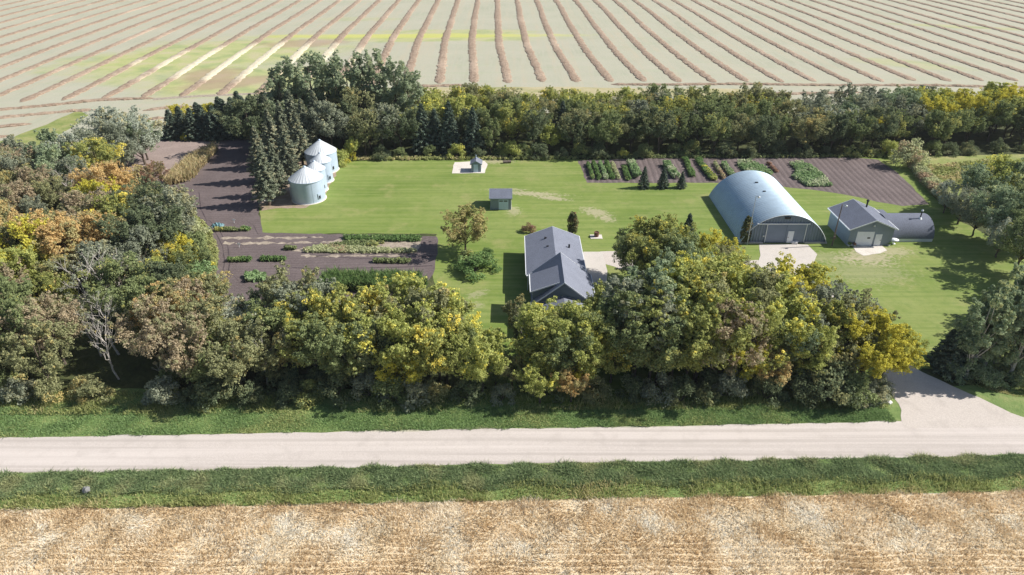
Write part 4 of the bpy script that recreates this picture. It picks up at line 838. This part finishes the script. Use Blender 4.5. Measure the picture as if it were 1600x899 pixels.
# --- grain bins
def bin_(cx, cy, r, ze, za, label, door_a=R(-35)):
    b = thing("grain_bin", (cx, cy, 0), label, "grain bin", "galvanised grain bins in a row")
    prof = []; z = .08; k = 0
    while z < ze: prof.append((r + (.028 if k % 2 else -.0), z)); z += .068; k += 1
    prof.append((r, ze)); w = MB().lathe(prof, 56, (cx, cy)).build('wall', M['galv'], b)
    # three darker sheet joints and a bright vertical seam pair
    nr = 30 if r > 2.5 else 22; rt = .22 if r > 2.5 else .16; ro = r + .12; mb = MB(); V = []
    for i in range(nr * 4):
        a = 2 * math.pi * i / (nr * 4); up = .05 if i % 4 == 0 else 0
        V += [(cx + ro * math.cos(a), cy + ro * math.sin(a), ze - .06 + up), (cx + rt * math.cos(a), cy + rt * math.sin(a), za - .1 + up * .5)]
    n4 = nr * 4; mb.add(V, [(2 * i, 2 * ((i + 1) % n4), 2 * ((i + 1) % n4) + 1, 2 * i + 1) for i in range(n4)]); rf = mb.build('roof', M['galv_roof'], b)
    MB().lathe([(ro, ze - .16), (ro + .02, ze - .05), (ro - .04, ze - .02)], 48, (cx, cy)).build('eave_ring', M['galv'], rf)
    MB().lathe([(rt + .06, za - .16), (rt + .06, za), (.02, za + .12)], 14, (cx, cy)).build('cap', M['galv'], rf)
    MB().lathe([(r + .2, .0), (r + .18, .1), (r - .1, .12)], 40, (cx, cy)).build('foundation', M['white_gravel'], b)
    ca, sa = math.cos(door_a), math.sin(door_a); rr = r + .06; T_ = Vector((-sa, ca, 0)); O = Vector((cx + rr * ca, cy + rr * sa, 0)); Nn = Vector((ca, sa, 0))
    d = MB().poly([tuple(O + T_ * s + Vector((0, 0, z))) for s, z in ((-.3, .7), (.3, .7), (.3, 1.7), (-.3, 1.7))], tuple(Nn * .06)).build('door', M['galv'], b)
    MB().poly([tuple(O + Nn * .07 + T_ * s + Vector((0, 0, z))) for s, z in ((-.18, .75), (.18, .75), (.18, 1.3), (-.18, 1.3))], tuple(Nn * .03)).build('hatch', M['black'], d)
    la = R(200); ca, sa = math.cos(la), math.sin(la); T_ = Vector((-sa, ca, 0)); O = Vector((cx + (r + .14) * ca, cy + (r + .14) * sa, 0)); ld = MB()
    for s in (-.2, .2): ld.tube([tuple(O + T_ * s + Vector((0, 0, .5))), tuple(O + T_ * s + Vector((0, 0, ze)))], .025, 5)
    for z in np.arange(.7, ze, .3): ld.tube([tuple(O - T_ * .2 + Vector((0, 0, z))), tuple(O + T_ * .2 + Vector((0, 0, z)))], .018, 4)
    ld.build('ladder', M['galv'], b)
    for s in range(3):
        a = R(-115 + s * 28); V = [Vector((cx + (r + .045) * math.cos(a + t_), cy + (r + .045) * math.sin(a + t_), z)) for t_ in (0, .02) for z in (.12, ze - .1)]
        MB().add([V[0], V[2], V[3], V[1]], [(0, 1, 2, 3)]).build('seam', M['galv'], w)
    return b
bin_(-36.5, 116.0, 2.9, 4.05, 6.1, "nearest grain bin, large with a wide cone roof")
bin_(-35.95, 120.3, 1.75, 4.2, 5.6, "small grain bin just behind the nearest large one")
bin_(-36.05, 125.0, 1.85, 4.1, 5.55, "small grain bin in front of the farthest large one")
bin_(-37.5, 131.0, 2.95, 3.95, 6.1, "farthest grain bin, large, against the back trees")

# --- lamp poles
def pole(x, y, h, label, mat, arm, r=.11):
    p = thing("yard_light_pole", (x, y, 0), label, "light pole"); MB().tube([(x, y, -.2), (x, y, h * .5), (x, y, h)], [r, r * .85, r * .65], 8).build('pole', mat, p)
    a = MB().tube([(x, y, h - .3), (x + arm * .6, y - .1, h - .05), (x + arm, y - .15, h - .1)], .035, 6).build('arm', M['grey_pole'], p)
    MB().lathe([(.03, h - .05), (.2, h - .14), (.17, h - .32), (.04, h - .38)], 12, (x + arm, y - .15)).build('lamp', M['white'], a)
    return p
pl = pole(49.9, 96.9, 7.0, "dark wooden yard light pole between the arched building and the garage", M['wood_pole'], .55)
MB().box(49.3, 50.3, 96.85, 96.95, 1.3, 1.42).box(49.75, 50.05, 96.7, 96.8, 1.2, 1.7).build('meter_box', M['wood_pole'], pl)
pole(36.75, 97.2, 8.3, "slim grey yard light pole rising above the cedar at the arched building", M['grey_pole'], .4, .06)

# --- small things in the yard
def rock(name, x, y, r, label, mat, cat='rock', sq=.6, seed=1):
    rnd = random.Random(seed); mb = MB(); n, m = 12, 7; V = []
    for i in range(m + 1):
        th = math.pi * i / m
        for k in range(n):
            ph = 2 * math.pi * k / n; d = Vector((math.sin(th) * math.cos(ph), math.sin(th) * math.sin(ph), math.cos(th))); s = r * (1 + .35 * mnoise.noise(d * 1.5 + Vector((seed * 5, 0, 0))))
            V.append((x + d.x * s, y + d.y * s, d.z * s * sq + r * sq * .6))
    mb.add(V, [(i * n + k, (i + 1) * n + k, (i + 1) * n + (k + 1) % n, i * n + (k + 1) % n) for i in range(m) for k in range(n)], False)
    o = mb.build(name, mat); return tag(o, label, cat)
p = at(1241, 380.5); rock("boulder", p.x, p.y, .55, "pale boulder by the white door of the arched building", M['white_stone'], seed=2)
p = at(1388, 630); rock("boulder", p.x, p.y, .35, "small white stone in the grass at the driveway corner", M['white_stone'], seed=3)
p = at(136, 770); rock("boulder", p.x, p.y, .35, "grey stone in the ditch grass at the lower left", M['stone'], seed=4, sq=1.2)
fp = at(932, 371); f0 = thing("planter_on_slab", (fp.x, fp.y, 0), "brown wooden planter on a square concrete slab behind the house", "planter")
MB().box(fp.x - 1.0, fp.x + .9, fp.y - .7, fp.y + .8, 0, .1).build('slab', M['white_gravel'], f0)
MB().lathe([(.36, .1), (.42, .85), (.34, .86), (.3, .75), (.01, .74)], 10, (fp.x, fp.y + .15), smooth=False).build('barrel', M['rustbrown'], f0)
tk = at(1396, 381); t0 = thing("garden_table", (tk.x, tk.y, 0), "small round white garden table at the garage's right front corner", "table")
MB().lathe([(.03, .78), (.62, .74), (.62, .68), (.03, .66)], 18, (tk.x, tk.y)).build('table_top', M['white'], t0); MB().lathe([(.3, 0), (.28, .05), (.05, .1), (.05, .7)], 12, (tk.x, tk.y)).build('leg', M['white'], t0)
def pot(x, y, r, label, col, seed):
    t_ = thing("flower_pot", (x, y, 0), label, "flower pot", "flower pots by the garage door"); MB().lathe([(r * .6, 0), (r, r * 1.1), (r * .9, r * 1.1), (r * .85, r * .95), (.01, r * .93)], 12, (x, y)).build('pot', M['white'], t_)
    C = np.array([(trnd.uniform(-.2, .2), trnd.uniform(-.2, .2), r * 1.1 + trnd.uniform(0.1, .35)) for _ in range(6)]); V, F, l, c = leafcloud(C, np.full(6, .2), 30, .1, rng.random(6))
    link_mesh('plant', mesh_np('plant', V, F, LEAF[col], l, c), t_)
for i, (px, py, lb, c) in enumerate([(1326, 384, "leftmost white pot with green plant at the garage front", 'vegdark'), (1330.5, 383, "middle white pot, reddish flowers, left of the garage door", 'red'), (1335, 384, "white pot of reddish flowers nearest the garage door", 'red'), (1388, 383, "dark plant pot right of the garage's white side door", 'vegdark')]):
    p = at(px, py + 1); pot(p.x, p.y, .24, lb, c, i)
p = at(340, 354); tp = thing("tarpaulin_heap", (p.x, p.y, 0), "low heap under a teal tarpaulin on the dark garden soil", "tarpaulin")
mb = MB(); n = 14; V = []
for i in range(n + 1):
    for k in range(9):
        u, v = i / n * 2 - 1, k / 4 - 1; z = max(0, 1 - u * u) * max(0, 1 - v * v); V.append((p.x + u * 1.0 + .08 * math.sin(k * 3), p.y + v * .6 + .06 * math.sin(i * 2.1), .05 + z ** .6 * .55 * (1 + .25 * math.sin(i * 1.7 + k))))
mb.add(V, [(i * 9 + k, (i + 1) * 9 + k, (i + 1) * 9 + k + 1, i * 9 + k + 1) for i in range(n) for k in range(8)]).build('cover', M['teal'], tp)
for s in (-1, 1): MB().box(p.x + s * .75 - .1, p.x + s * .75 + .1, p.y - .62, p.y - .42, 0.03, .2).build('weight_stone', M['stone'], tp)
for i, (px, py, lb) in enumerate([(328, 362, "white marker stake beside the curving garden track"), (366, 349, "white marker stake between the tarpaulin heap and the lawn"), (374, 387, "white marker stake low in the bare vegetable plot")]):
    p = at(px, py); mk = thing("marker_stake", (p.x, p.y, 0), lb, "stake", "white garden markers"); MB().tube([(p.x, p.y, -.1), (p.x + .05, p.y, .8)], .035, 5).build('stake', M['white'], mk); MB().box(p.x - .2, p.x + .25, p.y - .03, p.y - .005, .5, .75).build('plate', M['white'], mk)
p = at(424, 315); slab = MB().box(p.x - 1.2, p.x + .4, p.y - .3, p.y + .15, .04, .22).build("concrete_step", M['white_gravel']); tag(slab, "pale concrete slab lying left of the nearest grain bin", "concrete slab")
p = at(793, 255.5); lg = MB().tube([(p.x - .9, p.y, .3), (p.x + .7, p.y + .2, .3)], .28, 9).build("log", M['wood_pole']); tag(lg, "short dark log on the bare patch by the back belt", "log")

# ------------------------------------------------------------------ gardens
def crop_patch(name, polyw, n, size, hgt, col, label, cat, kind=None, group=None, rows=None, clr=.3, nl=14):
    P = [at(*p) for p in polyw]; xs = [p.x for p in P]; ys = [p.y for p in P]; C = []; t = 0
    while len(C) < n and t < n * 60:
        t += 1; x, y = trnd.uniform(min(xs), max(xs)), trnd.uniform(min(ys), max(ys)); c = False
        for i in range(len(P)):
            a, b = P[i], P[i - 1]
            if (a.y > y) != (b.y > y) and x < (b.x - a.x) * (y - a.y) / (b.y - a.y) + a.x: c = not c
        if c: C.append((x, y, trnd.uniform(.35, 1) * hgt))
    C = np.array(C); o = Vector((float(C[:, 0].mean()), float(C[:, 1].mean()), 0)); C[:, 0] -= o.x; C[:, 1] -= o.y
    cv = np.clip(.5 + .4 * snoise(C[:, 0], C[:, 1], len(label), 4) + rng.normal(0, .15, len(C)), 0, 1)
    V, F, l, c = leafcloud(C, np.full(len(C), clr), nl, size, cv, squash=.8); V[:, 2] = np.maximum(V[:, 2], .04)
    ob = link_mesh(name, mesh_np(name, V, F, LEAF[col], l, c)); ob.location = o; return tag(ob, label, cat, group, kind)
def strip(x0, y0, x1, y1, w): return [(x0 - w, y0), (x0 + w, y0), (x1 + w, y1), (x1 - w, y1)]
rowl = [(918, 257, 926, 281, 1.6, 'vegdark', "short dark green crop row at the left end of the tilled garden"), (927, 256, 937, 282, 2.2, 'vegdark', "second crop row from the left end of the tilled garden"), (937, 256, 947, 281, 2.4, 'veg', "third crop row from the left, blue-green, of the tilled garden"), (947, 256, 957, 281, 2.4, 'vegdark', "fourth crop row from the left of the tilled garden"), (956, 257, 966, 281, 1.6, 'weed', "thin pale crop row, fifth from the tilled garden's left end"),
        (974, 262, 982, 283, 3.0, 'vegdark', "dark crop row left of the tall pale bushy row"), (1070, 250, 1082, 278, 3.6, 'vegdark', "dark broken crop row right of the three spruces' tops"), (1090, 250, 1112, 281, 4.4, 'vegdark', "wide dark leafy crop row in the middle of the tilled garden"), (1100, 263, 1116, 283, 3.6, 'lime', "yellow-green crop row beside the wide dark leafy row"), (1116, 256, 1131, 281, 1.3, 'weed', "thin dry crop row left of the arched roof"), (1130, 257, 1144, 277, 3.6, 'veg', "bright green crop row just left of the arched roof")]
for (x0, y0, x1, y1, w_, c, lb) in rowl:
    crop_patch("crop_row", strip(x0, y0, x1, y1, w_), int(60 + 26 * w_), .2, .65, c, lb, "crop row", None, "vegetable rows in the tilled garden")
crop_patch("crop_row", strip(985, 257, 996, 280, 5.5), 260, .2, 1.1, 'veg', "tall pale bushy crop row behind the left spruce", "crop row", None, "vegetable rows in the tilled garden")
crop_patch("crop_row", strip(1040, 258, 1056, 280, 5.5), 260, .2, 1.0, 'veg', "pale bushy crop row behind the middle and smallest spruces", "crop row", None, "vegetable rows in the tilled garden")
crop_patch("squash_patch", [(1152, 254), (1170, 252), (1192, 262), (1206, 272), (1196, 280), (1170, 274), (1154, 262)], 420, .24, .5, 'veg', "pale leafy squash patch directly behind the arched roof", "vegetable patch")
crop_patch("squash_patch", [(1232, 256), (1252, 255), (1272, 264), (1300, 292), (1262, 292), (1238, 278), (1244, 268)], 800, .24, .5, 'veg', "large pale leafy squash patch right of the arched roof", "vegetable patch")
crop_patch("wilted_row", strip(1200, 256, 1214, 270, 2.0), 60, .18, .4, 'red', "wilted reddish crop row behind the arched roof's right side", "crop row", None, "vegetable rows in the tilled garden")
# left garden
for (x0, x1, y, c, w_, lb) in [(358, 392, 408, 'vegdark', 1.8, "left one of two dark green crop rows in the near plot"), (408, 446, 407, 'vegdark', 2.0, "right one of two dark green crop rows in the near plot"), (336, 372, 361, 'green', 1.0, "short green row just below the teal tarpaulin heap"), (378, 391, 360, 'vegdark', 1.8, "tiny dark tuft of a row at the lawn's lower left corner"), (446, 462, 390, 'green', 1.2, "short green tuft row left of the weedy bed"), (585, 640, 410, 'green', 1.8, "thin green row beside the lawn tree's shadow")]:
    crop_patch("crop_row", [(x0, y - w_), (x1, y - w_), (x1, y + w_), (x0, y + w_)], int((x1 - x0) * 3.2), .18, .5, c, lb, "crop row", None, "vegetable rows in the left garden")
crop_patch("rhubarb_clump", [(384, 431), (400, 429), (415, 433), (412, 440), (388, 441)], 150, .3, .55, 'veg', "leafy rhubarb-like clump alone on the dark soil of the near plot", "vegetable patch")
crop_patch("garden_weeds", [(472, 392), (500, 385), (560, 388), (652, 392), (650, 396), (560, 396), (480, 395)], 700, .17, .35, 'weed', "pale weedy growth in the straw bed below the lawn", "weeds", 'stuff')
crop_patch("garden_weeds", [(536, 371), (658, 372), (656, 378), (540, 378)], 520, .17, .5, 'vegdark', "dark weedy crop strip along the lawn's lower edge", "weeds", 'stuff')
crop_patch("garden_weeds", [(545, 379), (600, 380), (590, 386), (505, 387)], 200, .17, .4, 'green', "scattered green weeds in the middle of the straw bed", "weeds", 'stuff')
def corn(name, poly, n, h, col, label, rowdir=None):
    P = [at(*p) for p in poly]; xs = [p.x for p in P]; ys = [p.y for p in P]; Q = []
    while len(Q) < n:
        x, y = trnd.uniform(min(xs), max(xs)), trnd.uniform(min(ys), max(ys)); c = False
        for i in range(len(P)):
            a, b = P[i], P[i - 1]
            if (a.y > y) != (b.y > y) and x < (b.x - a.x) * (y - a.y) / (b.y - a.y) + a.x: c = not c
        if c: Q.append((x, y, 0))
    Q = np.repeat(np.array(Q), 7, 0); m = len(Q); Q[:, :2] += rng.normal(0, .05, (m, 2)); Q[:, 2] = rng.uniform(0, .5, m) * h
    V, F, l, c = blades(Q, h * rng.uniform(.4, .65, m), rng.uniform(.08, .16, m), rng.normal(0, .4, (m, 3)) * np.array([[1, 1, .2]]), rng.random(m))
    return tag(link_mesh(name, mesh_np(name, V, F, LEAF[col], l, c)), label, "corn", None, 'stuff')
corn("corn_patch", [(503, 441), (520, 437), (655, 440), (668, 452), (640, 458), (505, 456)], 1300, 2.0, 'vegdark', "block of tall green corn between the near plot and the roadside belt")
corn("dry_corn", [(336, 232), (342, 236), (300, 284), (262, 292), (255, 288), (300, 250)], 800, 1.9, 'drycorn', "strip of dry straw-coloured corn across the pale plot")
corn("tall_weeds", [(408, 247), (413, 246), (545, 249), (545, 251)], 60, .5, 'green', "thin weeds at the foot of the back belt")
# hedge strip right of the tilled garden
crop_patch("hedge_strip", [(1418, 262), (1432, 262), (1466, 292), (1500, 330), (1484, 332), (1452, 300)], 900, .2, 1.3, 'weed', "tall pale grassy hedge strip right of the tilled garden", "hedge", 'stuff', clr=.5, nl=22)
crop_patch("meadow_growth", [(1440, 262), (1560, 250), (1560, 275), (1490, 300)], 700, .2, .5, 'verge', "rough green growth in the meadow beyond the hedge strip", "weeds", 'stuff')
crop_patch("belt_edge_weeds", [(540, 252), (900, 250), (900, 247), (540, 248)], 500, .18, .5, 'verge', "weeds along the back edge of the lawn", "weeds", 'stuff')
crop_patch("belt_edge_weeds", [(900, 249), (1400, 247), (1400, 243), (900, 245)], 500, .18, .5, 'green', "weeds along the back edge of the tilled garden", "weeds", 'stuff')
crop_patch("wood_edge_weeds", [(300, 335), (330, 360), (342, 400), (335, 440), (312, 475), (300, 470), (318, 420), (318, 390), (295, 350)], 900, .18, .5, 'verge', "bright weeds along the wood's edge beside the curving track", "weeds", 'stuff')

# ------------------------------------------------------------------ verge, ditch and wheat
def band(name, yfun0, yfun1, x0, x1, n, h, w, col, label, cat, seed, lean=.35, mask=None, hn=.5, L=3):
    x = rng.uniform(x0, x1, n); t = rng.random(n); a = yfun0(x); b = yfun1(x); y = a + (b - a) * t
    if mask is not None: k = mask(x, y, t); x, y, t = x[k], y[k], t[k]; n = len(x)
    hh = h * np.clip(1 + hn * snoise(x, y, seed, L) , .25, 2) * rng.uniform(.55, 1.2, n)
    P = np.stack([x, y, np.full(n, .0)], 1); cl = np.clip(.5 + .35 * snoise(x, y, seed + 1, L * 2) + rng.normal(0, .12, n), 0, 1)
    V, F, l, c = blades(P, hh, w * rng.uniform(.6, 1.4, n), rng.normal(0, lean, (n, 3)) * np.array([[1, 1, .2]]), cl)
    return tag(link_mesh(name, mesh_np(name, V, F, LEAF[col], l, c)), label, cat, None, 'stuff')
lin = lambda a, b: (lambda X: a.y + (b.y - a.y) * (X - a.x) / (b.x - a.x))
r0f, r1f, wf = lin(RA, RB), lin(RC, RD), lin(*WY)
band("ditch_grass", lambda x: wf(x) + 1.5 + .3 * np.sin(x * .7), lambda x: r0f(x) - .05 + .15 * np.sin(x * 1.3) , -62, 62, 150000, .24, .05, 'blueweed', "dense blue-green ditch growth between the road and the ripe field", "ditch grass", 11, .9, hn=.45, L=1.6)
band("ditch_edge_grass", lambda x: wf(x) - .1, lambda x: wf(x) + 2.1 + .3 * np.sin(x * .7), -62, 62, 30000, .36, .06, 'verge', "olive grass fringe along the ripe field's edge", "ditch grass", 12, .4, mask=lambda x, y, t: rng.random(len(x)) < 1 - .6 * t)
dk = lambda x, y, t: ~((x > 40.0) & (y < 61.5))
band("verge_grass", lambda x: r1f(x) + .05 + .12 * np.sin(x * 1.7), lambda x: r1f(x) * 0 + 58.2 + .4 * np.sin(x * .5), -62, 41.2, 110000, .2, .045, 'alfalfa', "green verge grass between the roadside belt and the road", "verge grass", 13, .7, mask=dk, hn=.35)
band("verge_weeds", lambda x: r1f(x) * 0 + 56.6 + .8 * np.clip((x + 40) * .02, 0, 1), lambda x: r1f(x) * 0 + 60.5, -62, 40.5, 26000, .4, .07, 'verge', "yellower tall grass at the foot of the roadside belt", "verge grass", 14, .4, mask=lambda x, y, t: (rng.random(len(x)) < .55 + .5 * snoise(x, y, 5, 6)) | (x < -30))
band("corner_grass", lambda x: 59.8 - (x - 54) * .10, lambda x: 63 + x * 0, 51, 62, 9000, .2, .05, 'verge', "short grass right of the driveway mouth", "verge grass", 15, .4, mask=lambda x, y, t: y > 62.5 - (x - 50) * .55)
# ripe field: standing stalks, lodged patches
def wheat():
    n = 230000; x = rng.uniform(-60, 60, n); t = rng.random(n); y1 = wf(x) + .25 * np.sin(x * 1.1) ; y = 32 + (y1 - 32) * t
    lod = snoise(x * .55, y, 31, 3.2) + .5 * snoise(x, y, 32, 1.6) + .55 * np.exp(-((y - wf(x) + 3.2) / 1.8) ** 2) - .55 * (np.abs(y - wf(x)) < .9) - .7 * (y < 38.6 + .02 * x)
    lodge = lod * .8 + rng.normal(0, .6, n) > .45
    rowph = np.sin(y * 2 * math.pi / .62 + .25 * snoise(x, y, 33, 6) * 6); keep = (rowph > -.75) | (y > 40.2) | lodge
    x, y, lod, lodge = x[keep], y[keep], lod[keep], lodge[keep]; n = len(x)
    for nm, msk, col, lab in (("wheat_stand", ~lodge, 'wheat', "ripe golden cereal standing along the bottom of the photo"), ("lodged_wheat", lodge, 'lodged', "paler flattened cereal lying in patches of the ripe field")):
        X, Y = x[msk], y[msk]; m = len(X); a = snoise(X, Y, 34, 5) * 2.5 + rng.normal(0, 1.0, m); k = np.where(np.full(m, nm == "wheat_stand"), rng.uniform(.2, 1.1, m), rng.uniform(.9, 2.6, m))
        ln = np.stack([np.cos(a) * k, np.sin(a) * k, np.where(np.full(m, nm == "wheat_stand"), 0, -.45) * np.ones(m)], 1) + rng.normal(0, .18, (m, 3)) * np.array([[1, 1, 0]])
        h = (.27 if nm == "wheat_stand" else .17) * (1 + .22 * snoise(X, Y, 35, 2.5)) * rng.uniform(.7, 1.2, m)
        cl = np.clip(.45 + .4 * snoise(X, Y, 36, 4) + rng.normal(0, .2, m), 0, 1)
        V, F, l, c = blades(np.stack([X, Y, np.zeros(m)], 1), h, rng.uniform(.035, .085, m), ln, cl)
        tag(link_mesh(nm, mesh_np(nm, V, F, LEAF[col], l, c)), lab, "cereal crop", None, 'stuff')
wheat()

# ------------------------------------------------------------------ swaths of cut crop
def swath(path, w, h, seed, label, grp):
    rnd = random.Random(seed); mb = MB(); prof = [(-1, 0), (-.82, .55), (-.4, .95), (0, 1), (.4, .92), (.82, .5), (1, 0)]; V = []
    o = path[0]
    for i, p in enumerate(path):
        d = (path[min(i + 1, len(path) - 1)] - path[max(i - 1, 0)]).normalized(); s = Vector((d.y, -d.x, 0)); e = min(1, i / 2, (len(path) - 1 - i) / 2) if len(path) > 4 else 1
        ww = w / 2 * (1 + .22 * mnoise.noise(Vector((i * .35, seed, 0))) + rnd.uniform(-.2, .2)) * (.4 + .6 * e); hh = h * (1 + .35 * mnoise.noise(Vector((i * .4, seed, 9))) + rnd.uniform(-.15, .15)) * (.2 + .8 * e)
        for (u, v) in prof: V.append(p + s * (u * ww + rnd.uniform(-.16, .16)) + Vector((0, 0, v * hh * (1 + rnd.uniform(-.12, .12)) - (.02 if v == 0 else 0))) - Vector((o.x, o.y, 0)))
    k = len(prof); mb.add(V, [(i * k + j, i * k + j + 1, (i + 1) * k + j + 1, (i + 1) * k + j) for i in range(len(path) - 1) for j in range(k - 1)], False)
    ob = mb.build("crop_swath", M['swath'], None); ob.location = (o.x, o.y, 0); return tag(ob, label, "crop swath", grp)
TH = math.atan2(754 - 800, FPX * CP + 620.5 * SP); DIR = Vector((math.sin(TH), math.cos(TH), 0)); SD = Vector((math.cos(TH), -math.sin(TH), 0))
p0 = at(794, 130); SPC = (at(1115, 128).x - at(847.5, 128).x) / 5
srnd = random.Random(3); NL, NR = -36, 36
for k in range(NL, NR + 1):
    base = p0 + SD * (k * SPC)
    # near end of the row: the headland runs square to the rows on the right, closer on the left
    bx = base.x; y_start = 203 + bx * .012 if bx > -25 else 203 - min(1, (-25 - bx) / 30) * 12 - (max(0, -55 - bx)) * .12
    y_start += srnd.uniform(-1.2, 1.2); pts_ = []; s = (y_start - base.y) / DIR.y; ph = srnd.uniform(-.25, .25)
    while True:
        q = base + DIR * s; Yv = q.y; wv = .35 * math.sin(Yv / 27 + 1.2 + k * .05 + ph) + .12 * math.sin(Yv / 11 + k * .35) + 1.0 * math.sin(Yv / 62 + k * .04)
        q = q + SD * wv; q.z = 0.0; pts_.append(q); s += 1.1 if Yv < 300 else 1.8
        if Yv > 520: break
    n_ = k - NL
    u_top = px_of(pts_[-1]); vis = px_of(pts_[0])
    swath(pts_, 2.8, .32, 500 + k, f"tan field swath, {ORD[min(abs(k) - 1, 47)]} {'right' if k > 0 else 'left'} of the near-vertical central one" if k else "near-vertical tan crop swath at the middle of the far field", "crop swaths running away across the far field")
hl = [([(955, 132), (1300, 133), (1620, 136.5), (1700, 138)], "tan swath running crosswise along the field's edge above the back belt"), ([(1205, 147), (1260, 146), (1330, 144.5), (1345, 144.5)], "short crosswise swath just above the back belt's grey trees"),
      ([(-60, 177), (0, 171.5), (80, 165), (150, 158), (240, 154)], "uppermost of the four crosswise swaths at the field's left edge"), ([(-60, 190), (0, 185), (60, 179.5), (114, 174.5), (150, 172)], "second of the four crosswise swaths at the field's left edge"), ([(-60, 205), (0, 199.5), (49, 194)], "third of the four crosswise swaths at the field's left edge"), ([(-60, 218), (0, 214), (24, 211)], "lowest of the four crosswise swaths at the field's left edge"),
      ([(222, 174), (262, 169.5), (300, 167)], "upper short crosswise swath right of the silvery trees"), ([(226, 187), (262, 184.5)], "lower short crosswise swath right of the silvery trees"), ([(650, 134.5), (700, 134), (730, 134)], "short crosswise swath above the left end of the yellow-green trees")]
for i, (L, lb) in enumerate(hl):
    P_ = [at(*p) for p in L]; out = []
    for a, b in zip(P_, P_[1:]):
        k = max(1, int((b - a).length / 1.0))
        out += [a.lerp(b, j / k) for j in range(k)]
    out.append(P_[-1]); out = [q + Vector((0, .5 * math.sin(q.x * .12 + i), 0)) for q in out]
    swath(out, 2.0, .4, 700 + i, lb, "crosswise crop swaths on the headland")
print("objects", len(bpy.data.objects), "trees", len(TREES))
